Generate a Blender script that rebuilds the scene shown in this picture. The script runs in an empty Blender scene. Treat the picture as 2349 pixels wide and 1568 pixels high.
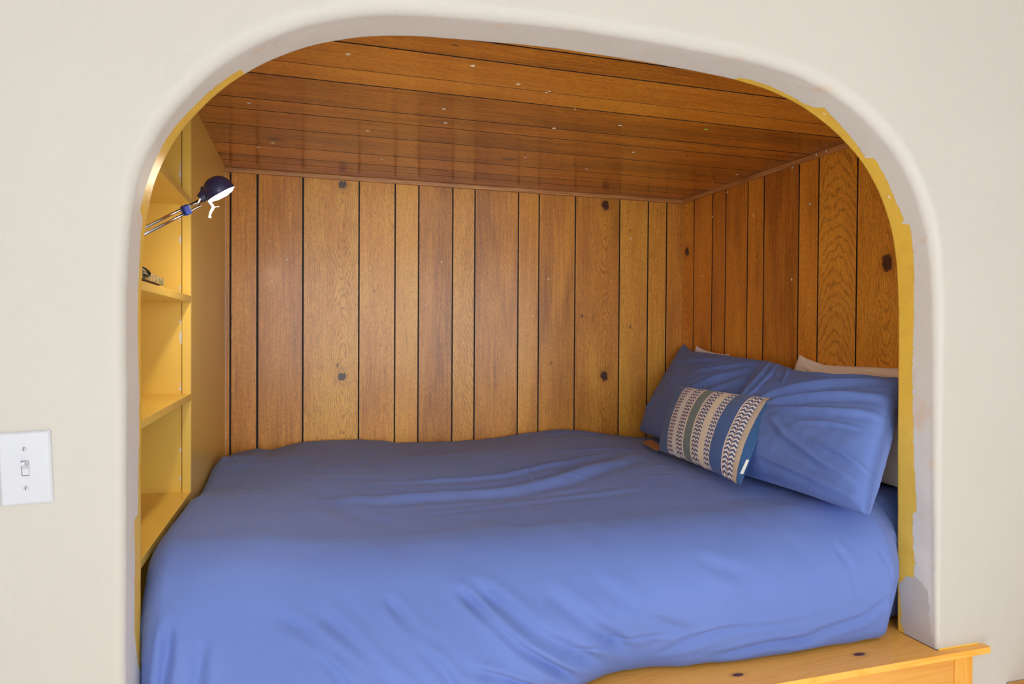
import bpy, math, random
import numpy as np
from mathutils import Matrix, Vector

random.seed(7); np.random.seed(7)
scene = bpy.context.scene
COL = scene.collection
H0 = 1.45                      # eye height of the camera above the floor

# ------------------------------------------------------------------ camera
cam_d = bpy.data.cameras.new('camera'); cam = bpy.data.objects.new('camera', cam_d); COL.objects.link(cam)
cam_d.sensor_width = 36.0; cam_d.lens = 1543.02 / 2349 * 36.0; cam_d.clip_start = 0.02
cam.matrix_world = (Matrix.Translation((0, 0, H0)) @ Matrix.Rotation(math.radians(-16.895), 4, 'Z')
                    @ Matrix.Rotation(math.radians(90 - 0.7315), 4, 'X') @ Matrix.Rotation(math.radians(0.3528), 4, 'Z'))
scene.camera = cam

# ------------------------------------------------------------------ world, lights, exposure
w = bpy.data.worlds.new('daylight'); scene.world = w; w.use_nodes = True
w.node_tree.nodes['Background'].inputs[0].default_value = (0.75, 0.85, 1.0, 1)
w.node_tree.nodes['Background'].inputs[1].default_value = 0.6

def area(name, loc, rot, sx, sy, power, color, spread=180):
    d = bpy.data.lights.new(name, 'AREA'); d.shape = 'RECTANGLE'; d.size = sx; d.size_y = sy
    d.energy = power; d.color = color; d.spread = math.radians(spread)
    o = bpy.data.objects.new(name, d); COL.objects.link(o); o.location = loc
    o.rotation_euler = rot; return o
R90 = math.pi / 2
# daylight entering through the wide window of the rear wall
area('window_daylight', (0.7, -2.43, 1.60), (R90, 0, 0), 4.6, 1.40, 64, (0.88, 0.94, 1.0), 130)
# a window in the left wall of the room
area('side_window_daylight', (-2.53, -1.55, 1.60), (R90, 0, -R90), 1.3, 1.4, 23, (0.92, 0.96, 1.0))
# unseen downlight added to bounce light off the floor onto the soffit
area('floor_bounce_fill', (0.7, -0.35, 2.66), (0, 0, 0), 0.7, 0.7, 60, (1.0, 0.94, 0.85), 75)

LAMP_STRENGTH = 255.0        # the lit bulb of the reading lamp
vs = scene.view_settings
vs.view_transform = 'Standard'; vs.look = 'None'; vs.exposure = 0.0; vs.gamma = 1.0; vs.use_curve_mapping = False
scene.cycles.use_denoising = True
scene.cycles.max_bounces = 10; scene.cycles.diffuse_bounces = 6
scene.cycles.sample_clamp_indirect = 6.0

# ------------------------------------------------------------------ dimensions (metres; z given from the floor)
YW = 1.3324; T = 0.1223; YI = YW + T       # arch wall front face, thickness, back face
YB = 2.9386; XL = -0.3186; XR = 1.7707     # alcove back wall and side walls
ZC = 0.6593 + H0; ZS = -0.8117 + H0        # alcove ceiling, platform top
Y1 = 2.1103                                # far end of the bookcase
SH = [z + H0 for z in (0.3788, 0.1012, -0.1776, -0.4573)]   # shelf tops
XJ = 1.555; XJL = -0.310
ROOM_X0, ROOM_X1, ROOM_Y0, ROOM_Z = -2.6, 3.7, -2.5, 2.72

# ------------------------------------------------------------------ helpers
def tag(o, label=None, cat=None, group=None, kind=None):
    if label: o['label'] = label
    if cat: o['category'] = cat
    if group: o['group'] = group
    if kind: o['kind'] = kind
    return o

def empty(name, loc, rz=0):
    o = bpy.data.objects.new(name, None); COL.objects.link(o); o.location = loc; o.rotation_euler = (0, 0, rz)
    o.empty_display_size = 0.02
    return o

def setp(o, parent):
    if parent is not None:
        o.parent = parent
        bpy.context.view_layer.update()
        o.matrix_parent_inverse = parent.matrix_world.inverted()

def mesh(name, V, F, mats, parent=None, smooth=False, mi=None, uv=None, attrs=None):
    me = bpy.data.meshes.new(name)
    V = np.asarray(V, float)
    me.from_pydata([tuple(v) for v in V.tolist()], [], [tuple(f) for f in F])
    for m in (mats if isinstance(mats, (list, tuple)) else [mats]): me.materials.append(m)
    if mi is not None: me.polygons.foreach_set('material_index', list(mi))
    if smooth: me.polygons.foreach_set('use_smooth', [True] * len(me.polygons))
    if uv is not None:                       # uv per vertex
        l = me.uv_layers.new(name='UVMap'); idx = np.zeros(len(me.loops), int); me.loops.foreach_get('vertex_index', idx)
        l.data.foreach_set('uv', np.asarray(uv, float)[idx].ravel())
    if attrs:
        for k, (dom, a) in attrs.items():
            at = me.attributes.new(k, 'FLOAT', dom); at.data.foreach_set('value', np.asarray(a, float))
    me.update()
    o = bpy.data.objects.new(name, me); COL.objects.link(o); setp(o, parent)
    return o

class MB:
    """collects shapes for one mesh"""
    def __init__(s): s.V = []; s.F = []; s.M = []; s.S = []
    def add(s, V, F, m=0):
        n = len(s.V); s.V += [tuple(v) for v in V]; s.F += [tuple(i + n for i in f) for f in F]; s.M += [m] * len(F); return s
    def box(s, x0, x1, y0, y1, z0, z1, m=0):
        return s.add([(x0,y0,z0),(x1,y0,z0),(x1,y1,z0),(x0,y1,z0),(x0,y0,z1),(x1,y0,z1),(x1,y1,z1),(x0,y1,z1)],
                     [(0,3,2,1),(4,5,6,7),(0,1,5,4),(1,2,6,5),(2,3,7,6),(3,0,4,7)], m)
    def tube(s, pts, r, n=12, m=0, cap=True):
        pts = [Vector(p) for p in pts]; rs = r if isinstance(r, (list, tuple)) else [r] * len(pts)
        up = Vector((0, 0, 1)); V = []; F = []
        t0 = (pts[1] - pts[0]).normalized()
        a = t0.orthogonal().normalized()
        for i, p in enumerate(pts):
            t = (pts[min(i + 1, len(pts) - 1)] - pts[max(i - 1, 0)]).normalized()
            a = (a - t * a.dot(t)).normalized(); b = t.cross(a)
            for k in range(n):
                th = 2 * math.pi * k / n; V.append(p + (a * math.cos(th) + b * math.sin(th)) * rs[i])
        for i in range(len(pts) - 1):
            for k in range(n):
                F.append((i*n+k, i*n+(k+1) % n, (i+1)*n+(k+1) % n, (i+1)*n+k))
        if cap:
            F.append(tuple(range(n))[::-1]); F.append(tuple((len(pts)-1)*n+k for k in range(n)))
        return s.add(V, F, m)
    def lathe(s, prof, org, axis, n=32, m=0):
        """prof: list of (distance along axis, radius)"""
        ax = Vector(axis).normalized(); a = ax.orthogonal().normalized(); b = ax.cross(a); o = Vector(org)
        V = []; F = []
        for h, r in prof:
            for k in range(n):
                th = 2*math.pi*k/n; V.append(o + ax*h + (a*math.cos(th) + b*math.sin(th))*r)
        for i in range(len(prof)-1):
            for k in range(n): F.append((i*n+k, i*n+(k+1) % n, (i+1)*n+(k+1) % n, (i+1)*n+k))
        return s.add(V, F, m)
    def build(s, name, mats, parent=None, smooth=False, bevel=0, seg=2, auto=None):
        o = mesh(name, s.V, s.F, mats, parent, smooth, s.M)
        if bevel:
            b = o.modifiers.new('bevel', 'BEVEL'); b.width = bevel; b.segments = seg; b.limit_method = 'ANGLE'; b.angle_limit = 0.6
            b.harden_normals = False
        if auto is not None:
            me = o.data; me.polygons.foreach_set('use_smooth', [True]*len(me.polygons))
            me.set_sharp_from_angle(angle=auto)
        return o

# ------------------------------------------------------------------ material helper
class NT:
    def __init__(s, name):
        s.m = bpy.data.materials.new(name); s.m.use_nodes = True; s.t = s.m.node_tree; s.t.nodes.clear()
        s.out = s.t.nodes.new('ShaderNodeOutputMaterial'); s.b = s.t.nodes.new('ShaderNodeBsdfPrincipled')
        s.t.links.new(s.b.outputs[0], s.out.inputs[0])
    def n(s, typ, **kw):
        o = s.t.nodes.new(typ)
        for k, v in kw.items(): setattr(o, k, v)
        return o
    def put(s, sock, v):
        if v is None: return
        if isinstance(v, bpy.types.NodeSocket): s.t.links.new(v, sock)
        else: sock.default_value = v
    def M(s, op, a, b=None, c=None, clamp=False):
        o = s.n('ShaderNodeMath', operation=op); o.use_clamp = clamp
        s.put(o.inputs[0], a); s.put(o.inputs[1], b); s.put(o.inputs[2], c); return o.outputs[0]
    def noise(s, vec, scale=5, detail=3, rough=0.5, dist=0, col=False):
        o = s.n('ShaderNodeTexNoise'); s.put(o.inputs['Vector'], vec); s.put(o.inputs['Scale'], scale)
        s.put(o.inputs['Detail'], detail); s.put(o.inputs['Roughness'], rough); s.put(o.inputs['Distortion'], dist)
        return o.outputs['Color' if col else 'Fac']
    def mapv(s, vec, scale=(1, 1, 1), loc=(0, 0, 0), rot=(0, 0, 0)):
        o = s.n('ShaderNodeMapping'); s.put(o.inputs['Vector'], vec); s.put(o.inputs['Scale'], scale); s.put(o.inputs['Location'], loc); s.put(o.inputs['Rotation'], rot)
        return o.outputs[0]
    def comb(s, x, y, z=0.0):
        o = s.n('ShaderNodeCombineXYZ'); s.put(o.inputs[0], x); s.put(o.inputs[1], y); s.put(o.inputs[2], z); return o.outputs[0]
    def sep(s, v):
        o = s.n('ShaderNodeSeparateXYZ'); s.put(o.inputs[0], v); return o.outputs
    def ramp(s, fac, stops, interp='LINEAR'):
        o = s.n('ShaderNodeValToRGB'); s.put(o.inputs[0], fac); r = o.color_ramp; r.interpolation = interp
        while len(r.elements) < len(stops): r.elements.new(0.5)
        for e, (p, c) in zip(r.elements, stops):
            e.position = p; e.color = (c[0], c[1], c[2], 1) if hasattr(c, '__len__') else (c, c, c, 1)
        return o.outputs[0]
    def mix(s, fac, a, b, mode='MIX'):
        o = s.n('ShaderNodeMix', data_type='RGBA', blend_type=mode)
        fix = lambda v: (v[0], v[1], v[2], 1) if isinstance(v, (tuple, list)) else v
        s.put(o.inputs[0], fac); s.put(o.inputs[6], fix(a)); s.put(o.inputs[7], fix(b)); return o.outputs[2]
    def sm(s, v, a, b):                       # smoothstep a..b -> 0..1
        o = s.n('ShaderNodeMapRange', interpolation_type='SMOOTHSTEP'); s.put(o.inputs[0], v); s.put(o.inputs[1], a); s.put(o.inputs[2], b)
        return o.outputs[0]
    def attr(s, name):
        o = s.n('ShaderNodeAttribute', attribute_name=name); return o.outputs['Fac']
    def uv(s): return s.n('ShaderNodeTexCoord').outputs['UV']
    def obj(s): return s.n('ShaderNodeTexCoord').outputs['Object']
    def bump(s, h, strength=0.3, dist=0.001, normal=None):
        o = s.n('ShaderNodeBump'); s.put(o.inputs['Height'], h); s.put(o.inputs['Strength'], strength); s.put(o.inputs['Distance'], dist)
        if normal is not None: s.put(o.inputs['Normal'], normal)
        return o.outputs[0]
    def done(s, color=None, rough=None, metal=None, normal=None, **kw):
        if isinstance(color, (tuple, list)): color = (color[0], color[1], color[2], 1)
        s.put(s.b.inputs['Base Color'], color); s.put(s.b.inputs['Roughness'], rough); s.put(s.b.inputs['Metallic'], metal)
        if normal is not None: s.put(s.b.inputs['Normal'], normal)
        for k, v in kw.items(): s.put(s.b.inputs[k.replace('_', ' ')], v)
        return s.m

def simple(name, color, rough=0.5, metal=0.0, **kw):
    return NT(name).done(color, rough, metal, **kw)

# --- panelling wood: uv = (metres across the board, metres along it); ring boards have uv origin on a knot
def wood_mat(name, dark, mid, light, rough=0.26, coat=0.35, red=(0.55, 0.19, 0.05), gain=1.0, cr=0.20):
    s = NT(name); uv = s.uv(); x, y, _ = s.sep(uv)
    rnd = s.attr('rnd'); ring = s.attr('ring'); per = s.attr('per')
    off = s.M('MULTIPLY', rnd, 37.0)
    # wavy distortion of the grain
    wob = s.noise(s.comb(s.M('MULTIPLY', x, 5.0), s.M('MULTIPLY', y, 1.6), off), 1.0, 3, 0.55)
    xw = s.M('ADD', x, s.M('MULTIPLY', s.M('SUBTRACT', wob, 0.5), 0.035))
    # knot coordinates
    v = s.M('SUBTRACT', s.M('MODULO', s.M('ADD', s.M('ADD', y, s.M('MULTIPLY', per, 0.5)), s.M('MULTIPLY', per, 8.0)), per), s.M('MULTIPLY', per, 0.5))
    nk = s.noise(s.comb(s.M('MULTIPLY', x, 26.0), s.M('MULTIPLY', v, 20.0), off), 1.0, 3, 0.6)
    du = s.M('MULTIPLY', x, 1.0); 
    r2 = s.M('ADD', s.M('POWER', s.M('ABSOLUTE', s.M('MULTIPLY', du, 1.0)), 2.0), s.M('POWER', s.M('ABSOLUTE', s.M('MULTIPLY', v, 0.16)), 2.0))
    r = s.M('SQRT', r2)
    rr = s.M('ADD', r, s.M('MULTIPLY', s.M('SUBTRACT', s.noise(s.comb(s.M('MULTIPLY', x, 14.0), s.M('MULTIPLY', v, 7.0), off), 1.0, 3, 0.6), 0.5), 0.022))
    lines = s.M('SINE', s.M('MULTIPLY', rr, 950.0))
    lines = s.sm(lines, 0.1, 1.0)
    lines = s.M('MULTIPLY', lines, s.M('MULTIPLY', ring, s.sm(s.noise(s.comb(s.M('MULTIPLY', x, 60.0), s.M('MULTIPLY', v, 14.0), off), 1.0, 3, 0.7), 0.25, 0.7)))
    # straight grain
    g1 = s.noise(s.comb(s.M('MULTIPLY', xw, 120.0), s.M('MULTIPLY', y, 3.0), off), 1.0, 4, 0.68)
    g2 = s.noise(s.comb(s.M('MULTIPLY', xw, 330.0), s.M('MULTIPLY', y, 16.0), off), 1.0, 3, 0.6)
    g3 = s.noise(s.comb(s.M('MULTIPLY', x, 9.0), s.M('MULTIPLY', y, 1.5), s.M('ADD', off, 4.0)), 1.0, 3, 0.6)
    tone = s.M('ADD', s.M('MULTIPLY', s.M('SUBTRACT', g1, 0.5), 0.95), s.M('MULTIPLY', s.M('SUBTRACT', g3, 0.5), 1.0))
    tone = s.M('ADD', tone, s.M('MULTIPLY', s.M('SUBTRACT', s.M('FRACT', s.M('MULTIPLY', rnd, 7.31)), 0.5), 0.50))
    tone = s.M('ADD', tone, s.M('MULTIPLY', ring, 0.10))
    tone = s.M('ADD', tone, 0.52, clamp=True)
    col = s.ramp(tone, [(0.12, dark), (0.5, mid), (0.88, light)])
    col = s.mix(s.M('MULTIPLY', s.sm(s.noise(s.comb(s.M('MULTIPLY', x, 4.0), s.M('MULTIPLY', y, 1.1), s.M('ADD', off, 9.0)), 1.0, 2), 0.52, 0.75), 0.35), col, red)
    pores = s.sm(g2, 0.52, 0.72)
    col = s.mix(s.M('MULTIPLY', pores, 0.38), col, tuple(c * 0.38 for c in dark))
    g4 = s.noise(s.comb(s.M('MULTIPLY', xw, 1150.0), s.M('MULTIPLY', y, 75.0), off), 1.0, 2, 0.55)
    dens = s.sm(g1, 0.30, 0.66)
    col = s.mix(s.M('MULTIPLY', s.sm(g4, 0.50, 0.66), s.M('ADD', 0.30, s.M('MULTIPLY', dens, 0.42))), col, tuple(c * 0.30 for c in dark))
    col = s.mix(s.M('MULTIPLY', s.M('SUBTRACT', 1.0, s.sm(g4, 0.30, 0.46)), 0.30), col, tuple(min(1.0, c * 1.12) for c in light))
    col = s.mix(s.M('MULTIPLY', lines, 0.56), col, tuple(c * 0.55 for c in dark))
    # streaks: dark mineral lines
    st = s.sm(s.noise(s.comb(s.M('MULTIPLY', xw, 60.0), s.M('MULTIPLY', y, 5.0), s.M('ADD', off, 20.0)), 1.0, 2, 0.5), 0.70, 0.80)
    col = s.mix(s.M('MULTIPLY', st, 0.5), col, tuple(c * 0.3 for c in dark))
    # small pin knots
    vo = s.n('ShaderNodeTexVoronoi'); s.put(vo.inputs['Vector'], s.comb(s.M('MULTIPLY', x, 11.0), s.M('MULTIPLY', y, 6.0), off)); s.put(vo.inputs['Scale'], 1.0)
    pk = s.M('MULTIPLY', s.M('SUBTRACT', 1.0, s.sm(vo.outputs['Distance'], 0.03, 0.085)), s.M('GREATER_THAN', s.sep(vo.outputs['Color'])[0], 0.72))
    col = s.mix(s.M('MULTIPLY', pk, 0.75), col, (0.06, 0.022, 0.01))
    # big knots
    kd = s.M('SQRT', s.M('ADD', s.M('POWER', s.M('ABSOLUTE', s.M('DIVIDE', x, 0.021)), 2.0), s.M('POWER', s.M('ABSOLUTE', s.M('DIVIDE', v, 0.027)), 2.0)))
    kd = s.M('ADD', kd, s.M('MULTIPLY', s.M('SUBTRACT', nk, 0.5), 2.3))
    halo = s.M('MULTIPLY', ring, s.M('SUBTRACT', 1.0, s.sm(kd, 0.8, 2.4)))
    col = s.mix(s.M('MULTIPLY', halo, 0.3), col, tuple(c * 0.8 for c in dark))
    kn = s.M('MULTIPLY', ring, s.M('SUBTRACT', 1.0, s.sm(kd, 0.75, 1.0)))
    kc = s.ramp(s.M('FRACT', s.M('MULTIPLY', kd, 2.5)), [(0.0, (0.035, 0.012, 0.006)), (1.0, (0.11, 0.042, 0.02))])
    col = s.mix(kn, col, kc)
    if gain != 1.0: col = s.mix(1.0, col, (gain, gain, gain), 'MULTIPLY')
    h = s.M('SUBTRACT', s.M('MULTIPLY', g1, 0.4), s.M('MULTIPLY', pores, 0.6))
    nrm = s.bump(h, 0.25, 0.0006)
    rf = s.M('ADD', rough, s.M('MULTIPLY', s.M('SUBTRACT', g2, 0.5), 0.1))
    return s.done(col, rf, 0.0, nrm, Coat_Weight=coat, Coat_Roughness=cr)

def pine_mat(name, axis=0, gain=1.0):
    s = NT(name); p = s.obj(); c = s.sep(p)
    along = c[axis]; acr = c[1] if axis != 1 else c[0]; up = c[2] if axis != 2 else c[0]
    v = s.comb(s.M('MULTIPLY', along, 1.6), s.M('MULTIPLY', acr, 11.0), s.M('MULTIPLY', up, 11.0))
    f = s.noise(v, 1.0, 2, 0.5, 0.6)
    rings = s.M('SINE', s.M('MULTIPLY', f, 62.0)); rings = s.sm(rings, 0.0, 1.0)
    fine = s.noise(s.comb(s.M('MULTIPLY', along, 9.0), s.M('MULTIPLY', acr, 260.0), s.M('MULTIPLY', up, 260.0)), 1.0, 3, 0.6)
    tone = s.M('ADD', s.M('MULTIPLY', rings, 0.30), s.M('MULTIPLY', fine, 0.5))
    col = s.ramp(tone, [(0.1, (0.95*gain, 0.48*gain, 0.09*gain)), (0.55, (0.90*gain, 0.40*gain, 0.055*gain)), (0.9, (0.62*gain, 0.24*gain, 0.035*gain))])
    return s, col, c, s.bump(fine, 0.12, 0.0004)

MAT = {}
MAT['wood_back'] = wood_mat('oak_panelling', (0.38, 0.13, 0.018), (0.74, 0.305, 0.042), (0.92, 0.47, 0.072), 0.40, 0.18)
MAT['wood_right'] = wood_mat('oak_panelling_side', (0.40, 0.12, 0.012), (0.78, 0.28, 0.026), (0.94, 0.41, 0.04), 0.38, 0.12)
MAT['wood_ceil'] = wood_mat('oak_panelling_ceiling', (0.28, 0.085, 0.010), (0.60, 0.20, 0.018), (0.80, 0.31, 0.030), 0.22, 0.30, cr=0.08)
MAT['groove'] = simple('groove_black', (0.012, 0.009, 0.008), 0.7)

def plaster(name, base, base2, scale_bump=1.0, jamb=False):
    s = NT(name); p = s.obj()
    n1 = s.noise(p, 3.0, 3, 0.5); col = s.mix(s.sm(n1, 0.3, 0.7), base, base2)
    h1 = s.noise(p, 9.0, 4, 0.55); h2 = s.noise(p, 70.0, 3, 0.6)
    vo = s.n('ShaderNodeTexNoise'); s.put(vo.inputs['Vector'], p); s.put(vo.inputs['Scale'], 13.0); s.put(vo.inputs['Detail'], 3.0); s.put(vo.inputs['Distortion'], 0.8)
    rdg = s.M('SUBTRACT', 1.0, s.sm(s.M('ABSOLUTE', s.M('SUBTRACT', vo.outputs['Fac'], 0.5)), 0.0, 0.03))
    rm = s.sm(s.noise(p, 6.0, 2, 0.5), 0.54, 0.66)
    h = s.M('ADD', s.M('MULTIPLY', h1, 1.6), s.M('ADD', s.M('MULTIPLY', h2, 0.16), s.M('MULTIPLY', s.M('MULTIPLY', rdg, rm), 0.035)))
    return s, col, h, p

s, col, h, p = plaster('cream_wall_paint', (0.55, 0.515, 0.465), (0.54, 0.505, 0.455))
# arch zone: yellow old paint (attribute > 0), bare beige patch near the platform at the right
yel = s.attr('yellow'); patch = s.attr('patch'); sof = s.attr('soffit')
jit = s.M('MULTIPLY', s.M('SUBTRACT', s.noise(p, 95.0, 3, 0.6), 0.5), 0.10)
ym = s.sm(s.M('ADD', yel, jit), -0.01, 0.01)
ori = s.M('MULTIPLY', s.sm(s.noise(p, 12.0, 3, 0.6), 0.60, 0.72), s.M('MULTIPLY', sof, 0.30))
jam = s.mix(sof, col, (0.77, 0.735, 0.69))  # wall paint lightened on the soffit, standing in for bounced light
jam = s.mix(ori, jam, (0.80, 0.50, 0.24))
jam = s.mix(s.M('MULTIPLY', s.sm(s.M('ADD', patch, jit), -0.01, 0.01), 0.8), jam, (0.55, 0.50, 0.46))
yc = s.mix(s.sm(s.noise(p, 25.0, 2), 0.4, 0.7), (0.93, 0.60, 0.085), (0.90, 0.555, 0.075))
colf = s.mix(ym, jam, yc)
ridge_w = s.n('ShaderNodeTexNoise'); s.put(ridge_w.inputs['Vector'], p); s.put(ridge_w.inputs['Scale'], 24.0); s.put(ridge_w.inputs['Detail'], 2.0); s.put(ridge_w.inputs['Distortion'], 1.2)
rw = s.M('MULTIPLY', s.M('SUBTRACT', 1.0, s.sm(s.M('ABSOLUTE', s.M('SUBTRACT', ridge_w.outputs['Fac'], 0.5)), 0.0, 0.02)), s.sm(s.noise(p, 9.0, 2, 0.5), 0.50, 0.62))
hh = s.M('ADD', h, s.M('MULTIPLY', s.M('MULTIPLY', rw, sof), 0.11))
hh = s.M('ADD', hh, s.M('MULTIPLY', ym, 0.12))
MAT['arch_wall'] = s.done(colf, s.M('SUBTRACT', 0.55, s.M('MULTIPLY', ym, 0.2)), 0, s.bump(hh, 0.55, 0.0035))
s, col, h, p = plaster('room_paint', (0.55, 0.515, 0.465), (0.54, 0.505, 0.455)); MAT['room'] = s.done(col, 0.6, 0, s.bump(h, 0.3, 0.003))
MAT['room_ceiling'] = simple('ceiling_white', (0.80, 0.74, 0.65), 0.7)
s = NT('yellow_shelf_paint'); p = s.obj()
MAT['yellow'] = s.done(s.mix(s.noise(p, 12.0, 3), (0.88, 0.60, 0.11), (0.85, 0.565, 0.10)), 0.38, 0, s.bump(s.noise(p, 160.0, 3), 0.15, 0.0008), Coat_Weight=0.35, Coat_Roughness=0.22)
s = NT('patchy_filler'); p = s.obj()
MAT['filler'] = s.done(s.mix(s.sm(s.noise(p, 26.0, 3, 0.6), 0.57, 0.60), (0.85, 0.575, 0.10), (0.74, 0.70, 0.64)), 0.6)
s = NT('caulk_gap'); p = s.obj()
MAT['gap'] = s.done(s.mix(s.sm(s.noise(p, 7.0, 3, 0.6), 0.60, 0.63), (0.20, 0.10, 0.03), (0.70, 0.66, 0.60)), 0.7)
MAT['caulk'] = simple('white_caulk', (0.75, 0.70, 0.62), 0.6)

s = NT('floor_boards'); p = s.obj(); c = s.sep(p)
br = s.n('ShaderNodeTexBrick'); s.put(br.inputs['Vector'], p); s.put(br.inputs['Scale'], 1.0); s.put(br.inputs['Color1'], (0.58, 0.57, 0.54, 1)); s.put(br.inputs['Color2'], (0.52, 0.51, 0.48, 1))
s.put(br.inputs['Mortar'], (0.05, 0.025, 0.012, 1)); s.put(br.inputs['Mortar Size'], 0.002); s.put(br.inputs['Brick Width'], 1.2); s.put(br.inputs['Row Height'], 0.11)
MAT['floor'] = s.done(s.mix(0.35, br.outputs[0], s.ramp(s.noise(s.mapv(p, (2, 40, 1)), 1.0, 4), [(0.3, (0.45, 0.44, 0.41)), (0.7, (0.62, 0.61, 0.58))])), 0.4)

# ------------------------------------------------------------------ arch wall
CUR = [(-0.3097,-0.5895),(-0.3094,-0.524),(-0.3092,-0.442),(-0.3092,-0.3597),(-0.3086,-0.2773),(-0.3082,-0.195),(-0.3082,-0.1127),(-0.3089,-0.0303),(-0.3086,0.052),(-0.3061,0.1343),(-0.299,0.2162),(-0.2818,0.2962),(-0.2495,0.3712),(-0.203,0.4384),(-0.146,0.4972),(-0.0798,0.5454),(-0.0075,0.5839),(0.0696,0.6112),(0.1499,0.6287),(0.2315,0.6386),(0.3137,0.6439),(0.3959,0.6477),(0.4782,0.6514),(0.5604,0.6531),(0.6428,0.6522),(0.7251,0.6504),(0.8074,0.6482),(0.8897,0.6451),(0.9718,0.6401),(1.0537,0.6316),(1.1346,0.6176),(1.2129,0.5933),(1.2869,0.5579),(1.356,0.5137),(1.4181,0.4606),(1.4675,0.3956),(1.5045,0.3226),(1.5289,0.2444),(1.5406,0.1633),(1.5454,0.0811),(1.5479,-0.0011),(1.5489,-0.0835),(1.5494,-0.1658),(1.5498,-0.2481),(1.5507,-0.3305),(1.552,-0.4128),(1.5533,-0.4951),(1.5546,-0.5775),(1.556,-0.6598),(1.5573,-0.7413)]
tc = [8*i/399 for i in range(50)]
LT = 4.1065
CUR = [(-0.3105, -0.8117)] + CUR + [(1.5585, -0.8117)]
tc = [tc[0] - (0.8117-0.5895)/LT] + tc + [tc[-1] + (0.8117-0.7413)/LT]
CUR = np.array(CUR); tc = np.array(tc)
# Catmull-Rom resample
def resample(P, tp, n):
    ts = np.linspace(tp[0], tp[-1], n); out = np.zeros((n, P.shape[1]))
    for d in range(P.shape[1]):
        m = np.gradient(P[:, d], tp)
        i = np.clip(np.searchsorted(tp, ts) - 1, 0, len(tp)-2); h = tp[i+1]-tp[i]; u = (ts-tp[i])/h
        out[:, d] = ((2*u**3-3*u**2+1)*P[i, d] + (u**3-2*u**2+u)*h*m[i] + (-2*u**3+3*u**2)*P[i+1, d] + (u**3-u**2)*h*m[i+1])
    return out, ts
NTT = 1100
C, tt = resample(CUR, tc, NTT)
Tg = np.gradient(C, axis=0); Tg /= np.linalg.norm(Tg, axis=1)[:, None]
Nn = np.c_[-Tg[:, 1], Tg[:, 0]]          # outward normal (curve runs left-up-over-right-down)
# boundary of the yellow paint: depth fraction s at parameter t
BND = [(-0.08,1.0),(-0.02,1.0),(-0.012,0.78),(0.0075,0.60),(0.040,0.60),(0.0627,0.58),(0.0628,0.78),(0.0777,0.82),(0.0977,0.86),(0.1303,0.83),(0.1504,0.80),(0.1604,0.81),(0.1805,0.80),(0.1990,0.76),(0.2005,0.70),(0.2015,0.53),(0.2035,0.52),(0.2206,0.60),(0.2306,0.58),(0.2381,0.59),(0.2456,0.62),(0.2632,0.68),(0.2757,0.70),(0.2870,0.73),(0.2882,0.98),(0.30,1.1),(0.56,1.1),(0.5725,0.98),(0.5739,0.86),(0.5815,0.83),(0.6015,0.85),(0.6216,0.88),(0.6290,0.80),(0.6316,0.62),(0.6391,0.70),(0.6617,0.78),(0.6792,0.85),(0.6805,0.66),(0.7118,0.68),(0.7262,0.61),(0.7268,0.69),(0.7290,0.68),(0.7293,0.50),(0.7393,0.52),(0.7694,0.58),(0.7895,0.60),(0.8246,0.64),(0.8446,0.62),(0.8822,0.58),(0.9023,0.53),(0.9160,0.51),(0.9173,0.60),(0.9248,0.62),(0.9348,0.60),(0.9449,0.58),(0.9495,0.53),(0.9505,0.56),(0.9597,0.58),(0.9600,0.78),(0.9640,0.86),(0.9674,0.97),(0.9799,0.93),(0.9875,0.89),(0.9925,0.93),(1.0,0.82),(1.012,0.3),(1.02,0.0)]
bt = np.array([b[0] for b in BND]); bs = np.array([b[1] for b in BND])
bb = np.interp(tt, bt, bs)
# beige patch (bare plaster) low on the right jamb
pt_ = np.interp(tt, [0.955, 0.96, 0.965, 0.985, 1.0, 1.01], [-0.3, 0.02, 0.16, 0.20, 0.28, 0.42])
rf = np.interp(tt, [-0.06, 0.1, 0.2, 0.3, 0.6, 0.7, 0.8, 0.95, 1.017], [0.016, 0.017, 0.022, 0.027, 0.027, 0.027, 0.022, 0.012, 0.009])
wob = 0.0003*np.sin(tt*90) + 0.0002*np.sin(tt*233+1)
rows = []; satt = []
# grid: outer ring far -> near, then fillet, soffit, back
oc = np.array([0.62, -0.35])
far = []
for i in range(NTT):
    far.append(None)
def ray_to_rect(pn, cx, x0, x1, z0, z1):
    d = pn - cx; k = 1e9
    if d[0] > 1e-9: k = min(k, (x1-cx[0])/d[0])
    if d[0] < -1e-9: k = min(k, (x0-cx[0])/d[0])
    if d[1] > 1e-9: k = min(k, (z1-cx[1])/d[1])
    if d[1] < -1e-9: k = min(k, (z0-cx[1])/d[1])
    return cx + d*k
X0, X1, Z0, Z1 = ROOM_X0, ROOM_X1, -0.8117, ROOM_Z - H0
cx0 = np.array([0.62, -0.8117])
d0 = 0.09
base = C + Nn*wob[:, None]
front0 = base + Nn*(rf[:, None] + d0)
front0[:, 1] = np.maximum(front0[:, 1], -0.8117)
base[0, 1] = base[-1, 1] = -0.8117
rect = np.array([ray_to_rect(front0[i], cx0, X0, X1, Z0, Z1) for i in range(NTT)])
for k in (1.0, 0.72, 0.45, 0.22, 0.08):
    rows.append(np.c_[front0[:, 0]*(1-k)+rect[:, 0]*k, np.full(NTT, YW), front0[:, 1]*(1-k)+rect[:, 1]*k]); satt.append(-1.0)
for k in np.linspace(0, 1, 10):
    q = base + Nn*(rf[:, None] + d0*(1-k)); 
    # slight swelling of the trowelled rim
    rows.append(np.c_[q[:, 0], np.full(NTT, YW) , q[:, 1]]); satt.append(-0.5)
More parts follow.
